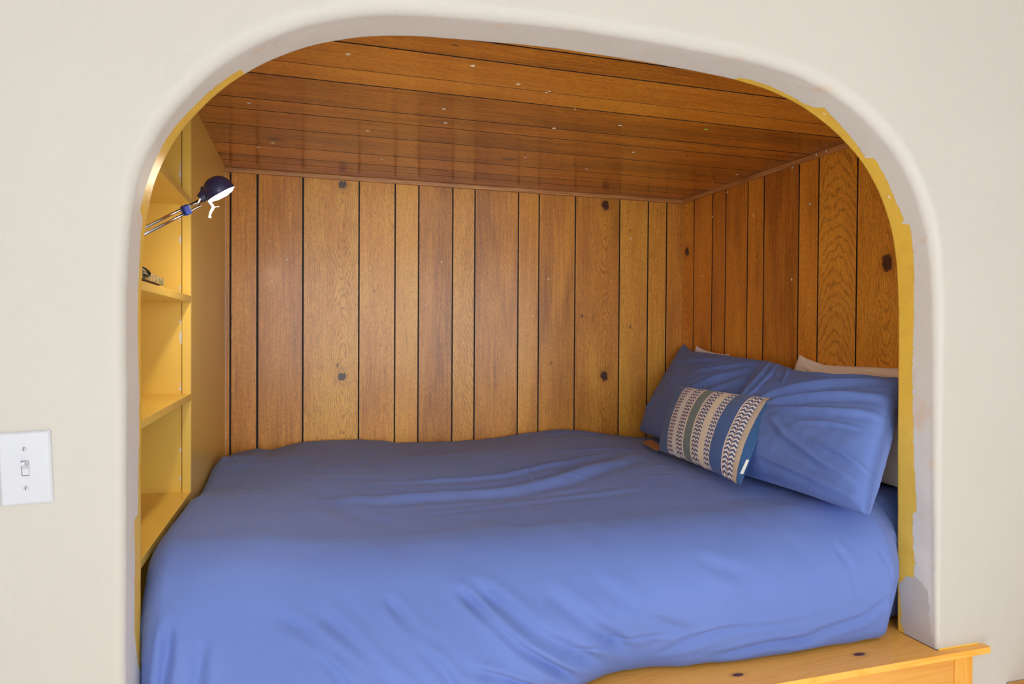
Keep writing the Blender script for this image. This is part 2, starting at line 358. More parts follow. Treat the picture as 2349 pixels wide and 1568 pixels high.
for a in np.linspace(0, math.pi/2, 10)[1:]:
    q = base + Nn*(rf*(1-math.sin(a)))[:, None]
    rows.append(np.c_[q[:, 0], YW + rf*(1-math.cos(a)), q[:, 1]]); satt.append(None)
for k in np.linspace(0, 1, 26)[1:]:
    y = (YW+rf)*(1-k) + YI*k
    rows.append(np.c_[base[:, 0], y, base[:, 1]]); satt.append(None)
q = base + Nn*0.004; rows.append(np.c_[q[:, 0], np.full(NTT, YI+0.003), q[:, 1]])
q = base + Nn*0.35; rows.append(np.c_[q[:, 0], np.full(NTT, YI+0.003), q[:, 1]])
G = np.array(rows); G[..., 2] = np.clip(G[..., 2], -0.8117, Z1)
nr = len(rows)
sfrac = (G[..., 1]-YW)/T
yellow = sfrac - bb[None, :]
front = np.zeros((nr, NTT)); front[:15] = 1
yellow[:15] = -0.5; yellow[-2:] = 0.5
yl = np.where((tt > 1.0), 1, 0)
patch = np.where(sfrac > 0.02, np.minimum(pt_[None, :] - 0.0 + 0*sfrac + (sfrac-0.42)*0.8, 0.3), -0.5)
patch = np.where(tt[None, :] < 0.955, -0.5, patch)
sof = np.clip(sfrac*5, 0, 1); sof[:15] = 0
V = G.reshape(-1, 3).copy(); V[:, 2] += H0
F = []
for r in range(nr-1):
    a = r*NTT; b = (r+1)*NTT
    for i in range(NTT-1): F.append((a+i, a+i+1, b+i+1, b+i))
nv = len(V)
# lower wall beneath the platform line: welded on at both sides, plain under the opening
nf = 15; LV = []
Rv = [r*NTT + NTT-1 for r in range(nf)]; Lv = [r*NTT for r in range(nf)]
for idx in (Rv, Lv):
    st_ = nv + len(LV); LV += [(V[k][0], YW, 0.0) for k in idx]
    for k in range(nf-1): F.append((idx[k], st_+k, st_+k+1, idx[k+1]) if idx is Rv else (st_+k, idx[k], idx[k+1], st_+k+1))
F.append((nv+2*nf-1, Lv[-1], Rv[-1], nv+nf-1))
V = np.vstack([V, LV])
ex = lambda a, v: np.r_[a.reshape(-1), [v]*len(LV)]
aw = mesh('wall_front', V, F, MAT['arch_wall'], smooth=True, attrs={'yellow': ('POINT', ex(yellow, -1)), 'patch': ('POINT', ex(patch, -1)), 'soffit': ('POINT', ex(sof, 0))})
tag(aw, kind='structure')

# ------------------------------------------------------------------ room shell
def struct(name, mb, mat, **k): o = mb.build(name, mat, **k); tag(o, kind='structure'); return o
t_ = 0.12
struct('floor', MB().box(ROOM_X0-t_, ROOM_X1+t_, ROOM_Y0-t_, YB+t_, -0.08, 0), MAT['floor'])
struct('ceiling', MB().box(ROOM_X0-t_, ROOM_X1+t_, ROOM_Y0-t_, YW+0.02, ROOM_Z, ROOM_Z+0.1), MAT['room_ceiling'])
struct('wall_left', MB().box(ROOM_X0-t_, ROOM_X0, ROOM_Y0-t_, -2.25, 0, ROOM_Z).box(ROOM_X0-t_, ROOM_X0, -0.85, YW, 0, ROOM_Z).box(ROOM_X0-t_, ROOM_X0, -2.25, -0.85, 0, 0.9).box(ROOM_X0-t_, ROOM_X0, -2.25, -0.85, 2.34, ROOM_Z), MAT['room'])
struct('wall_right', MB().box(ROOM_X1, ROOM_X1+t_, ROOM_Y0-t_, YW, 0, ROOM_Z), MAT['room'])
WZ0, WZ1 = 0.9, 2.34
wins = [(-1.85, 2.85)]
mb = MB(); xs = [ROOM_X0] + [v for w_ in wins for v in w_] + [ROOM_X1]
for i in range(0, len(xs), 2): mb.box(xs[i], xs[i+1], ROOM_Y0-t_, ROOM_Y0, 0, ROOM_Z)
for a, b in wins: mb.box(a, b, ROOM_Y0-t_, ROOM_Y0, 0, WZ0).box(a, b, ROOM_Y0-t_, ROOM_Y0, WZ1, ROOM_Z)
struct('wall_rear', mb, MAT['room'])
wfm = simple('window_frame_white', (0.78, 0.76, 0.72), 0.4)
for i, (a, b) in enumerate(wins):
    m = MB(); y0, y1 = ROOM_Y0-0.09, ROOM_Y0-0.03
    m.box(a, a+.05, y0, y1, WZ0, WZ1).box(b-.05, b, y0, y1, WZ0, WZ1).box(a, b, y0, y1, WZ0, WZ0+.05).box(a, b, y0, y1, WZ1-.05, WZ1)
    for k in (1, 2, 3): m.box(a+(b-a)*k/4-.02, a+(b-a)*k/4+.02, y0, y1, WZ0, WZ1)
    struct('window_%d' % (i+1), m, wfm)

struct('window_2', MB().box(ROOM_X0-.09, ROOM_X0-.03, -2.25, -2.2, .9, 2.34).box(ROOM_X0-.09, ROOM_X0-.03, -.9, -.85, .9, 2.34).box(ROOM_X0-.09, ROOM_X0-.03, -2.2, -.9, .9, .95).box(ROOM_X0-.09, ROOM_X0-.03, -2.2, -.9, 2.29, 2.34).box(ROOM_X0-.09, ROOM_X0-.03, -1.57, -1.53, .95, 2.29), wfm)

# alcove panelling -------------------------------------------------
def planks(name, cuts, a0, a1, along0, along1, gw, mapf, nrm, mat, ring, seed, per=0.812, skew=None):
    """cuts: groove centres; boards between. mapf(across, along, depth) -> xyz.  ring: {board index: (u0, v0, per)}"""
    rs = random.Random(seed)
    V = []; F = []; MI = []; UV = []; rnd = []; rg = []; pr = []
    edges = [a0] + list(cuts) + [a1]
    def quad(pts, uv, m, r, g, p):
        n = len(V); V.extend(pts); UV.extend(uv); F.append((n, n+1, n+2, n+3)); MI.append(m); rnd.append(r); rg.append(g); pr.append(p)
    dep = 0.003
    for i in range(len(edges)-1):
        l = edges[i] + (gw[i]/2 if i > 0 else 0); r = edges[i+1] - (gw[i+1]/2 if i < len(edges)-2 else 0)
        rr = rs.random(); 
        if i in ring: u0, v0, p_ = ring[i]; g = 1.0
        else: u0, v0, p_, g = (l+r)/2 + rs.uniform(-1, 1)*0.02, rs.uniform(-2, 2), 900.0, 0.0
        uvs = [(l-u0, along0-v0), (r-u0, along0-v0), (r-u0, along1-v0), (l-u0, along1-v0)]
        quad([mapf(l, along0, 0), mapf(r, along0, 0), mapf(r, along1, 0), mapf(l, along1, 0)], uvs, 0, rr, g, p_)
        if i > 0:
            quad([mapf(l, along0, 0), mapf(l, along1, 0), mapf(l, along1, dep), mapf(l, along0, dep)], uvs, 1, 0, 0, 9)
        if i < len(edges)-2:
            quad([mapf(r, along0, 0), mapf(r, along1, 0), mapf(r, along1, dep), mapf(r, along0, dep)], uvs, 1, 0, 0, 9)
            r2 = edges[i+1] + gw[i+1]/2
            quad([mapf(r, along0, dep), mapf(r2, along0, dep), mapf(r2, along1, dep), mapf(r, along1, dep)], uvs, 1, 0, 0, 9)
    # solid backing so that the panelling has thickness
    n = len(V); bk = 0.02
    V += [mapf(a0, along0, dep), mapf(a1, along0, dep), mapf(a1, along1, dep), mapf(a0, along1, dep), mapf(a0, along0, bk), mapf(a1, along0, bk), mapf(a1, along1, bk), mapf(a0, along1, bk)]
    UV += [(0, 0)]*8
    for f in ((4,5,6,7), (0,1,5,4), (1,2,6,5), (2,3,7,6), (3,0,4,7)): F.append(tuple(n+k for k in f)); MI.append(1); rnd.append(0); rg.append(0); pr.append(9)
    o = mesh(name, V, F, [mat, MAT['groove']], mi=MI, uv=UV, attrs={'rnd': ('FACE', rnd), 'ring': ('FACE', rg), 'per': ('FACE', pr)})
    tag(o, kind='structure'); return o
S_ = 1.0975
cb = [v*S_ for v in (-0.273,-0.18,-0.018,0.19,0.329,0.422,0.56,0.652,0.838,0.929,1.093,1.301,1.439,1.531)]
planks('wall_alcove_back', cb, XL, XR, ZS-0.3, ZC, [0]+[0.0075,0.0085,0.0075]+[0.0065]*11+[0],
       lambda a, l, d: (a, YB+d, l), None, MAT['wood_back'], {3: (0.126*S_+0.002, 0.567*S_+H0, 0.812), 11: (1.232*S_, 0.564*S_+H0, 0.812), 7: (0.90, 3.9, 9.0)}, 11)
cr = [v*S_ for v in (1.673,1.837,1.93,2.115,2.211,2.353,2.447,2.586)]
planks('wall_alcove_right', cr, YI, YB, ZS-0.3, ZC, [0]+[0.006]*8+[0],
       lambda a, l, d: (XR+d, a, l), None, MAT['wood_right'], {0: (1.712, 0.235+H0, 1.9), 8: (2.902, 0.402+H0, 3.0), 1: (1.93, -1.4+H0, 9.0)}, 23)
cc = [v*S_ for v in (1.352,1.4435,1.5855,1.676,1.8600,1.9535,2.1105,2.3200,2.4570,2.5480,2.6)]
cc = cc[:-1]
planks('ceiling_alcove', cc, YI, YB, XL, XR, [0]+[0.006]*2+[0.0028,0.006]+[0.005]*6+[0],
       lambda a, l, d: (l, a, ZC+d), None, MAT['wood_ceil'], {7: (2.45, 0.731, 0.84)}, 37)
struct('trim_5', MB().box(1.562, 1.695, YW-0.0007, YW-0.0001, ZS+0.0002, ZS+0.0038), MAT['yellow'])
# bead trim where walls meet the ceiling
s = NT('oak_bead'); p = s.obj()
def beadmat(name, ax):
    s = NT(name); c = s.sep(s.obj())
    o = [s.M('MULTIPLY', c[k], 6.0 if k == ax else 240.0) for k in range(3)]
    g = s.noise(s.comb(*o), 1.0, 3, 0.6)
    return s.done(s.ramp(g, [(0.3, (0.28, 0.11, 0.03)), (0.55, (0.60, 0.28, 0.09)), (0.75, (0.74, 0.37, 0.13))]), 0.4, 0, s.bump(g, 0.2, 0.0006), Coat_Weight=0.2)
m_ = 0.0176
struct('trim_1', MB().box(XL, XR, YB-m_, YB, ZC-m_, ZC), beadmat('oak_bead_back', 0), bevel=0.002)
struct('trim_2', MB().box(XR-m_, XR, YI, YB-m_, ZC-m_, ZC), beadmat('oak_bead_side', 1), bevel=0.002)
# left alcove wall beyond the bookcase (painted panel) and parts above/below the bookcase
mb = MB().box(XL-0.28, XL, Y1+0.021, YB, ZS-0.3, ZC).box(XL-0.28, XL, Y1, Y1+0.0215, 0.35, ZC)
lw = struct('wall_alcove_left', mb, MAT['yellow'])
struct('trim_3', MB().box(XL+0.0002, XL+0.0012, YB-0.0025, YB-0.0002, ZS+0.1, ZC-m_), MAT['caulk'])
struct('trim_4', MB().box(XL-0.3, XL-0.28, YI, YB, 0.3, ZC), MAT['yellow'])

# ------------------------------------------------------------------ built-in bookcase
bc = tag(empty('bookcase', (XL-0.14, 1.8, 0.64)), 'yellow painted recessed bookcase built into left side of the bed nook', 'bookcase')
XD = XL-0.278
for z in SH:
    MB().box(XD, XL, YI+0.005, Y1-0.0005, z-0.019, z).build('shelf', MAT['yellow'], bc, bevel=0.0012)
MB().box(XD, XL-0.0250, Y1-0.006, Y1-0.0006, ZS, ZC-0.001).build('side_panel', MAT['yellow'], bc)
MB().box(XL-0.0250, XL-0.0225, Y1-0.0055, Y1-0.0015, ZS, ZC-0.001).build('caulk_joint', MAT['gap'], bc)['label'] = 'dark joint with patches of white filler'
MB().box(XL-0.031, XL-0.0252, Y1-0.0066, Y1-0.00605, ZS+0.05, ZC-0.001).build('filler_strip', MAT['filler'], bc)
MB().box(XL-0.0222, XL-0.0002, Y1-0.012, Y1-0.0006, ZS, ZC-0.001).build('face_post', MAT['yellow'], bc, bevel=0.001)
MB().box(XD-0.0015, XD-0.0001, YI+0.005, Y1-0.007, ZS, ZC-0.001).build('back_panel', MAT['yellow'], bc)

MB().box(XD-0.02, XL-0.0002, YI+0.001, Y1+0.02, ZC+0.0002, ZC+0.02).build('top_panel', MAT['yellow'], bc)
MB().box(XD-0.02, XD-0.0016, YI+0.001, Y1+0.02, 0.3, ZC).build('outer_side', MAT['yellow'], bc)
MB().box(XD, XL-0.0002, YI+0.0032, YI+0.0045, 0.3, ZC).build('near_side_panel', MAT['yellow'], bc)

# ------------------------------------------------------------------ platform under the bed (pine)
bp = tag(empty('bed_platform', (0.63, 1.4, 0)), 'knotty pine built-in bed platform with overhanging top under the blue bedding', 'bed platform')
s, col, c, nb = pine_mat('pine_top', 0)
for (kx, ky, rx, ry) in ((1.347, 1.372, 0.019, 0.0085), (0.985, 1.37, 0.016, 0.008), (0.42, 1.392, 0.02, 0.010), (-0.1, 1.37, 0.015, 0.008)):
    d = s.M('SQRT', s.M('ADD', s.M('POWER', s.M('ABSOLUTE', s.M('DIVIDE', s.M('SUBTRACT', c[0], kx), rx)), 2.0), s.M('POWER', s.M('ABSOLUTE', s.M('DIVIDE', s.M('SUBTRACT', c[1], ky), ry)), 2.0)))
    d = s.M('ADD', d, s.M('MULTIPLY', s.noise(s.obj(), 150.0, 2), 0.25))
    col = s.mix(s.M('MULTIPLY', s.M('SUBTRACT', 1.0, s.sm(d, 0.8, 2.4)), 0.35), col, (0.30, 0.095, 0.02))
    col = s.mix(s.M('SUBTRACT', 1.0, s.sm(d, 0.85, 1.05)), col, (0.13, 0.035, 0.012))
    col = s.mix(s.M('MULTIPLY', s.M('SUBTRACT', 1.0, s.sm(s.M('ABSOLUTE', s.M('SUBTRACT', d, 0.98)), 0.0, 0.14)), 0.8), col, (0.05, 0.015, 0.006))
PT = s.done(col, 0.42, 0, nb, Coat_Weight=0.12, Coat_Roughness=0.2)
s, col, c, nb = pine_mat('pine_rail', 0, 0.85); PR = s.done(s.mix(0.25, col, (0.50, 0.22, 0.07)), 0.4, 0, nb, Coat_Weight=0.2)
s, col, c, nb = pine_mat('pine_stile', 2, 0.85); PS = s.done(col, 0.4, 0, nb, Coat_Weight=0.2)
YF = 1.3088
mb = MB().box(-0.42, 1.7115, YF, YW-0.0005, ZS-0.0165, ZS).box(XJL+0.002, XJ, YW-0.0005, YI+0.001, ZS-0.0165, ZS).box(XL+0.002, XR-0.002, YI+0.001, YB-0.002, ZS-0.0165, ZS)
mb.build('top_board', PT, bp)
for x0, x1 in ((1.602, 1.662), (-0.38, -0.32)): MB().box(x0, x1, YF+0.009, YW-0.0005, 0.02, ZS-0.017).build('stile', PS, bp, bevel=0.001)
MB().box(-0.32, 1.602, YF+0.0125, YW-0.0005, ZS-0.15, ZS-0.017).build('rail', PR, bp, bevel=0.001)
for k in range(3):
    x0 = -0.32 + k*0.6407; df = MB().box(x0+0.008, x0+0.632, YF+0.008, YW-0.0005, 0.1, ZS-0.155).build('drawer_front', PR, bp, bevel=0.003)
    MB().lathe([(0, 0.006), (0.012, 0.006), (0.02, 0.014), (0.028, 0.012), (0.03, 0.0)], (x0+0.32, YF+0.008, 0.32), (0, -1, 0), 20).build('knob', PS, df, smooth=True)
MB().box(-0.34, 1.63, YF+0.01, YW-0.0005, 0.0, 0.1).build('plinth', PR, bp)

# low wooden bench at the extreme lower right, against the wall
s, col, c, nb = pine_mat('bench_wood', 0, 0.62); BM = s.done(col, 0.45, 0, nb)
bn = tag(empty('low_bench', (2.2, 1.15, 0)), 'brown wooden low bench top against the wall at the lower right corner', 'bench')
zt = H0-0.929
MB().box(1.80, 2.75, 0.96, YW-0.002, zt-0.024, zt).build('bench_top', BM, bn, bevel=0.002)
for x, y in ((1.86, 1.0), (2.69, 1.0), (1.86, 1.29), (2.69, 1.29)): MB().box(x-.02, x+.02, y-.02, y+.02, 0, zt-0.0245).build('leg', BM, bn, bevel=0.002)

# ------------------------------------------------------------------ fabrics
def fabric(name, col, col2, sheen=0.10, weave=2600.0, rough=0.85, bmp=0.12):
    s = NT(name); p = s.obj()
    n = s.noise(p, 4.0, 3, 0.5); f = s.noise(p, 900.0, 2, 0.5); cr = s.noise(p, 38.0, 4, 0.65, 0.8)
    c = s.mix(s.sm(n, 0.35, 0.65), col, col2)
    c = s.mix(s.M('MULTIPLY', s.sm(f, 0.45, 0.75), 0.10), c, tuple(min(1, v*1.5+0.04) for v in col))
    h = s.M('ADD', s.M('MULTIPLY', f, 0.25), s.M('MULTIPLY', cr, 0.8))
    return s.done(c, rough, 0, s.bump(h, bmp, 0.0022), Sheen_Weight=sheen, Sheen_Roughness=0.4, Sheen_Tint=(0.75, 0.8, 1.0, 1))
MAT['duvet'] = fabric('blue_cotton', (0.120, 0.186, 0.495), (0.129, 0.196, 0.51))
MAT['pillow'] = fabric('blue_cotton_case', (0.118, 0.195, 0.530), (0.126, 0.205, 0.54))
MAT['cream'] = fabric('cream_cotton', (0.88, 0.72, 0.58), (0.88, 0.74, 0.61), 0.1)
MAT['whitec'] = fabric('white_cotton', (0.78, 0.76, 0.80), (0.80, 0.77, 0.80), 0.1)

def seg_dist(P, A, B):
    AB = B-A; t = np.clip(((P-A)@AB)/(AB@AB), 0, 1); D = P-(A+t[:, None]*AB); return np.linalg.norm(D, axis=1), t, D
def folds(P, N, lines):
    """raise or sink the surface along polylines: (points, width, height, asym)"""
    out = np.zeros(len(P))
    for pts, wd, amp in lines:
        pts = [np.array(q, float) for q in pts]; best = np.full(len(P), 1e9); tb = np.zeros(len(P)); L = len(pts)-1
        for i in range(L):
            d, t, D = seg_dist(P, pts[i], pts[i+1]); m = d < best; best[m] = d[m]; tb[m] = (i+t[m])/L
        taper = np.clip(np.minimum(tb, 1-tb)*4+0.0, 0, 1)**0.8
        x = best/wd
        out += amp*taper*(np.exp(-x*x) - 0.35*np.exp(-((x-1.7)**2)*1.2))
    return P + N*out[:, None]
def grid_normals(G):
    du = np.gradient(G, axis=0); dv = np.gradient(G, axis=1); n = np.cross(du, dv); return n/np.maximum(np.linalg.norm(n, axis=2), 1e-9)[..., None]
def snoise(P, seed, f, octv=3):
    """cheap smooth noise: sum of random sines"""
    rs = np.random.RandomState(seed); out = np.zeros(len(P)); a = 1.0
    for o in range(octv):
        for k in range(5):
            d = rs.normal(size=3); d /= np.linalg.norm(d); out += a*np.sin((P@d)*f*(0.7+0.6*rs.rand())*2*math.pi + rs.rand()*6.28 )
        a *= 0.5; f *= 2.1
    return out/5

# ------------------------------------------------------------------ duvet
def build_duvet():
    x0, x1 = XL+0.004, XR-0.005
    nx = 460
    # profile in (y, z): back bottom -> up back -> top -> front rounding -> front face -> tucked under
    yb, yf = YB-0.006, 1.408
    zt, zb = -0.452, -0.8105
    Rf, Rb, Rt = 0.165, 0.05, 0.035
    pr = []
    for z in np.linspace(zb+0.02, zt-Rb, 8): pr.append((yb, z, 0))
    for a in np.linspace(0, math.pi/2, 10)[1:]: pr.append((yb-Rb+Rb*math.cos(a), zt-Rb+Rb*math.sin(a), 0))
    for y in np.linspace(yb-Rb, yf+Rf, 230)[1:]: pr.append((y, zt, 0))
    for a in np.linspace(0, math.pi/2, 40)[1:]: pr.append((yf+Rf-Rf*math.sin(a), zt-Rf+Rf*math.cos(a), 0))
    for z in np.linspace(zt-Rf, zb+Rt, 60)[1:]: pr.append((yf, z, 0))
    for a in np.linspace(0, math.pi/2, 12)[1:]: pr.append((yf+Rt-Rt*math.cos(a), zb+Rt-Rt*math.sin(a), 0))
    for y in np.linspace(yf+Rt, yf+Rt+0.06, 5)[1:]: pr.append((y, zb, 0))
    pr = np.array(pr)[:, :2]; npf = len(pr)
    tg = np.gradient(pr, axis=0); tg /= np.linalg.norm(tg, axis=1)[:, None]; nn = np.c_[-tg[:, 1], tg[:, 0]]
    # outward: on top nn should be +z
    if nn[60, 1] < 0: nn = -nn
    wN = np.clip(nn[:, 1]*1.0+1.0, 0, 1)                    # no inset on the underside
    # x samples, denser at the ends
    re0, re1 = 0.045, 0.06
    th = np.linspace(0, math.pi/2, 24)
    xs = list(x0 + re0*(1-np.cos(th))); ins = list(re0*(1-np.sin(th)))
    mid = np.linspace(x0+re0, x1-re1, nx)[1:-1]; xs += list(mid); ins += [0]*len(mid)
    xs += list(x1 - re1*(1-np.cos(th[::-1]))); ins += list(re1*(1-np.sin(th[::-1])))
    xs = np.array(xs); ins = np.array(ins); n = len(xs)
    G = np.zeros((n, npf, 3))
    G[..., 0] = xs[:, None]
    G[..., 1] = pr[None, :, 0] - 0; G[..., 2] = pr[None, :, 1]
    G[..., 1] -= (ins[:, None]*wN[None]*nn[None, :, 0]); G[..., 2] -= (ins[:, None]*wN[None]*nn[None, :, 1])
    X, Y, Z = G[..., 0], G[..., 1], G[..., 2]
    # height field of the top
    wt = np.clip((Z-zb)/(zt-zb), 0, 1)
    bx = [-0.316,-0.245,-0.192,-0.145,-0.095,-0.02,0.1,0.208,0.312,0.36,0.461,0.615,0.734,0.80,0.866,0.913,1.013,1.1,1.192,1.3,1.417,1.509,1.8]
    bz = [-0.481,-0.472,-0.463,-0.473,-0.462,-0.448,-0.449,-0.452,-0.460,-0.471,-0.474,-0.476,-0.475,-0.468,-0.460,-0.456,-0.446,-0.442,-0.442,-0.452,-0.470,-0.480,-0.49]
    hb = np.interp(X, bx, bz) - zt
    hb2 = hb*np.clip((Y-2.45)/0.4, 0, 1)**0.7
    lx = np.clip((0.05-X)/0.35, 0, 1)
    hl = np.interp(Y, [1.40,1.47,1.55,1.75,1.97,2.18,2.4,2.56,2.75,2.9], [-0.02,0.006,0.010,0.016,0.012,-0.020,-0.012,0.018,0.0,-0.01])*lx
    mid = 0.012*np.exp(-((X-0.9)/0.6)**2 - ((Y-2.3)/0.5)**2) - 0.012*np.exp(-((X-0.45)/0.35)**2 - ((Y-1.95)/0.3)**2)
    dip = 0.010*np.clip((X-1.12)/0.15, 0, 1)*np.clip((Y-1.50)/0.15, 0, 1)
    sl = 0.020*(0.5-0.5*np.cos(np.pi*np.clip((2.05-Y)/0.5, 0, 1)))*np.clip((X+0.1)/0.3, 0, 1)*np.clip((1.5-X)/0.3, 0, 1)
    G[..., 2] += wt*(hb2+hl+mid-dip-sl)
    # underside follows a bit of bottom irregularity; front bulge
    wf = np.clip((YI+0.18-Y)/0.15, 0, 1)
    G[..., 1] -= wf*(0.018*np.sin(np.clip((Z-zb)/(zt-zb), 0, 1)*math.pi)*np.clip((X-x0)/0.3, 0, 1)*np.clip((x1-X)/0.3, 0, 1))
    fy = np.interp(X, [-0.3, 0.3, 0.579,0.675,0.777,0.869,0.935,1.045,1.162,1.35,1.449,1.494,1.55,1.72], [0.0,0.004,0.014,0.035,0.036,0.014,0.010,0.001,-0.002,-0.004,-0.002,0.012,0.03,0.06])
    G[..., 1] += fy*wf*np.clip(1-(Z-zb)/0.16, 0, 1)
    # keep the ends clear of the jambs
    G[..., 1] += wf*np.clip((X-1.47)/0.10, 0, 1)*0.055 + wf*np.clip((-0.27-X)/0.05, 0, 1)*0.015
    N = grid_normals(G)
    if N[n//2, 100, 2] < 0: N = -N
    P = G.reshape(-1, 3); Nf = N.reshape(-1, 3)
    L = []
    def add(pts, wd, amp): L.append((pts, wd, amp))
    y = 1.402
    add([(-0.066,y,-0.556),(-0.004,y,-0.594),(0.073,y,-0.635),(0.152,y,-0.695),(0.198,y,-0.745)], 0.0102, -0.0122)
    add([(0.026,y,-0.567),(0.082,y,-0.613),(0.134,y,-0.661),(0.225,y,-0.740)], 0.0119, -0.0153)
    add([(0.0,y,-0.60),(0.06,y,-0.67),(0.11,y,-0.75)], 0.0110, -0.0122)
    add([(0.271,y,-0.506),(0.357,y,-0.595),(0.436,y,-0.667),(0.529,y,-0.738),(0.60,y,-0.79)], 0.0110, -0.0168)
    add([(0.30,y,-0.50),(0.396,y,-0.585),(0.487,y,-0.653),(0.592,y,-0.72),(0.68,y,-0.78)], 0.0153, -0.0138)
    add([(-0.037,y,-0.642),(-0.004,y,-0.673),(0.039,y,-0.73)], 0.0085, -0.0092)
    add([(0.50,y,-0.57),(0.591,y,-0.637),(0.667,y,-0.696),(0.746,y,-0.76)], 0.0170, -0.0138)
    add([(0.30,y,-0.678),(0.407,y,-0.73),(0.488,y,-0.775)], 0.0102, -0.0122)
    add([(0.78,y,-0.735),(0.957,y,-0.711),(1.146,y,-0.718),(1.39,y,-0.690)], 0.0085, -0.0053)
    add([(0.508,y,-0.696),(0.667,y,-0.706),(0.849,y,-0.708)], 0.0068, -0.0046)
    add([(1.15,y,-0.770),(1.279,y,-0.751),(1.39,y,-0.73),(1.476,y,-0.680)], 0.0119, -0.0092)
    add([(0.90,y,-0.785),(1.1,y,-0.765),(1.3,y,-0.775)], 0.0102, -0.0077)
    add([(0.125,y,-0.619),(0.243,y,-0.645),(0.338,y,-0.655)], 0.0051, -0.0046)
    add([(0.74,y,-0.80),(0.76,y,-0.775),(0.849,y,-0.74),(1.018,y,-0.708)], 0.0119, -0.0092)
    add([(0.319,y,-0.69),(0.387,y,-0.689),(0.487,y,-0.693)], 0.0051, -0.0046)
    add([(-0.25,y,-0.50),(-0.255,y,-0.62),(-0.275,y,-0.76)], 0.0119, -0.0153)
    add([(-0.19,y,-0.58),(-0.20,y,-0.68),(-0.215,y,-0.80)], 0.0136, -0.0107)
    for k in range(3): add([(1.44+0.03*k, y+0.03*k, -0.56-0.03*k), (1.47+0.025*k, y+0.04*k, -0.66), (1.48+0.02*k, y+0.05*k, -0.78)], 0.0085, -0.0122)
    for k in range(6): add([(1.47, y+0.04, -0.72-0.012*k), (1.53, y+0.06, -0.74-0.012*k)], 0.0043, -0.0061)
    add([(0.14,y,-0.53),(0.20,y,-0.60),(0.29,y,-0.66)], 0.010, -0.0072)
    add([(0.62,y,-0.56),(0.71,y,-0.62),(0.80,y,-0.68),(0.90,y,-0.72)], 0.016, -0.0072)
    add([(0.85,y,-0.50),(0.95,y,-0.56),(1.05,y,-0.60)], 0.018, -0.0045)
    add([(1.30,y,-0.52),(1.34,y,-0.60),(1.36,y,-0.68)], 0.012, -0.0045)
    add([(0.10,y,-0.69),(0.14,y,-0.74),(0.17,y,-0.80)], 0.010, -0.0081)
    add([(0.36,y,-0.72),(0.42,y,-0.77),(0.45,y,-0.80)], 0.009, -0.0081)
    add([(0.20,y,-0.62),(0.26,y,-0.68),(0.31,y,-0.75),(0.35,y,-0.80)], 0.012, -0.0108)
    z = -0.448
    add([(-0.007,2.249,z),(0.06,2.26,z),(0.13,2.285,z)], 0.006, 0.0025)
    add([(0.17,2.067,z),(0.381,2.055,z),(0.59,2.052,z),(0.853,2.152,z),(1.131,2.317,z)], 0.018, 0.008)
    add([(0.0,1.93,z),(0.191,1.889,z),(0.352,1.899,z),(0.545,1.892,z),(0.742,1.943,z),(0.988,2.092,z),(1.218,2.274,z)], 0.030, 0.014)
    add([(0.166,1.749,z),(0.325,1.751,z),(0.577,1.782,z),(0.815,1.783,z),(0.95,1.80,z)], 0.018, 0.006)
    add([(-0.05,1.52,-0.46),(0.185,1.545,-0.455),(0.387,1.54,-0.455),(0.596,1.53,-0.455),(0.903,1.55,-0.455)], 0.009, 0.0035)
    add([(0.948,2.781,z),(1.125,2.788,z),(1.272,2.70,z)], 0.020, 0.006)
    add([(0.043,2.041,z),(0.082,1.818,z),(0.158,1.665,z)], 0.035, -0.007)
    add([(0.811,2.354,z),(1.119,2.37,z),(1.227,2.31,z)], 0.014, 0.005)
    add([(0.684,2.214,z),(0.684,2.026,z),(0.653,1.86,z)], 0.010, 0.003)
    add([(-0.30,2.45,-0.43),(-0.27,2.69,-0.44),(-0.22,2.86,-0.45)], 0.016, 0.010)
    add([(-0.27,2.40,-0.43),(-0.24,2.62,-0.44),(-0.19,2.85,-0.45)], 0.012, 0.005)
    add([(0.9,1.62,z),(1.2,1.66,z),(1.40,1.60,z)], 0.012, 0.004)
    rs = random.Random(3)
    for k in range(26):
        cx, cy = rs.uniform(0.05, 1.3), rs.uniform(1.6, 2.7); l = rs.uniform(0.04, 0.16); a = rs.gauss(0.1, 0.45)
        add([(cx-l*math.cos(a), cy-l*math.sin(a), z), (cx, cy+0.01, z), (cx+l*math.cos(a), cy+l*math.sin(a), z)], rs.uniform(0.005, 0.012), rs.uniform(0.001, 0.0028))
    P2 = folds(P, Nf, L)
    P2 = P2 + Nf*(snoise(P, 5, 2.2)*0.0045 + snoise(P, 9, 9.0)*0.0008)[:, None]
    fw = np.interp(P[:, 0], [-0.30, -0.24, -0.12, 0.05, 0.30, 0.44, 0.56, 0.68, 0.80], [0, 0.035, 0.066, 0.078, 0.074, 0.058, 0.030, 0.006, 0])
    zz = np.clip((-0.54-P[:, 2])/0.2, 0, 1); yy = np.clip((YI+0.10-P[:, 1])/0.08, 0, 1)
    P2[:, 1] -= fw*(zz*zz*(3-2*zz))*yy
    P2[:, 2] = np.maximum(P2[:, 2], zb)
    P2[:, 1] = np.where(P2[:, 0] > 1.535, np.maximum(P2[:, 1], YI+0.006), P2[:, 1])
    P2[:, 1] = np.where(P2[:, 0] < -0.306, np.maximum(P2[:, 1], YI+0.006), P2[:, 1])
    P2[:, 1] = np.minimum(P2[:, 1], YB-0.003); P2[:, 0] = np.clip(P2[:, 0], XL+0.003, XR-0.005)
    V = P2.copy(); V[:, 2] += H0
    F = []
    for i in range(n-1):
        a = i*npf; b = a+npf
        for j in range(npf-1): F.append((a+j, a+j+1, b+j+1, b+j))
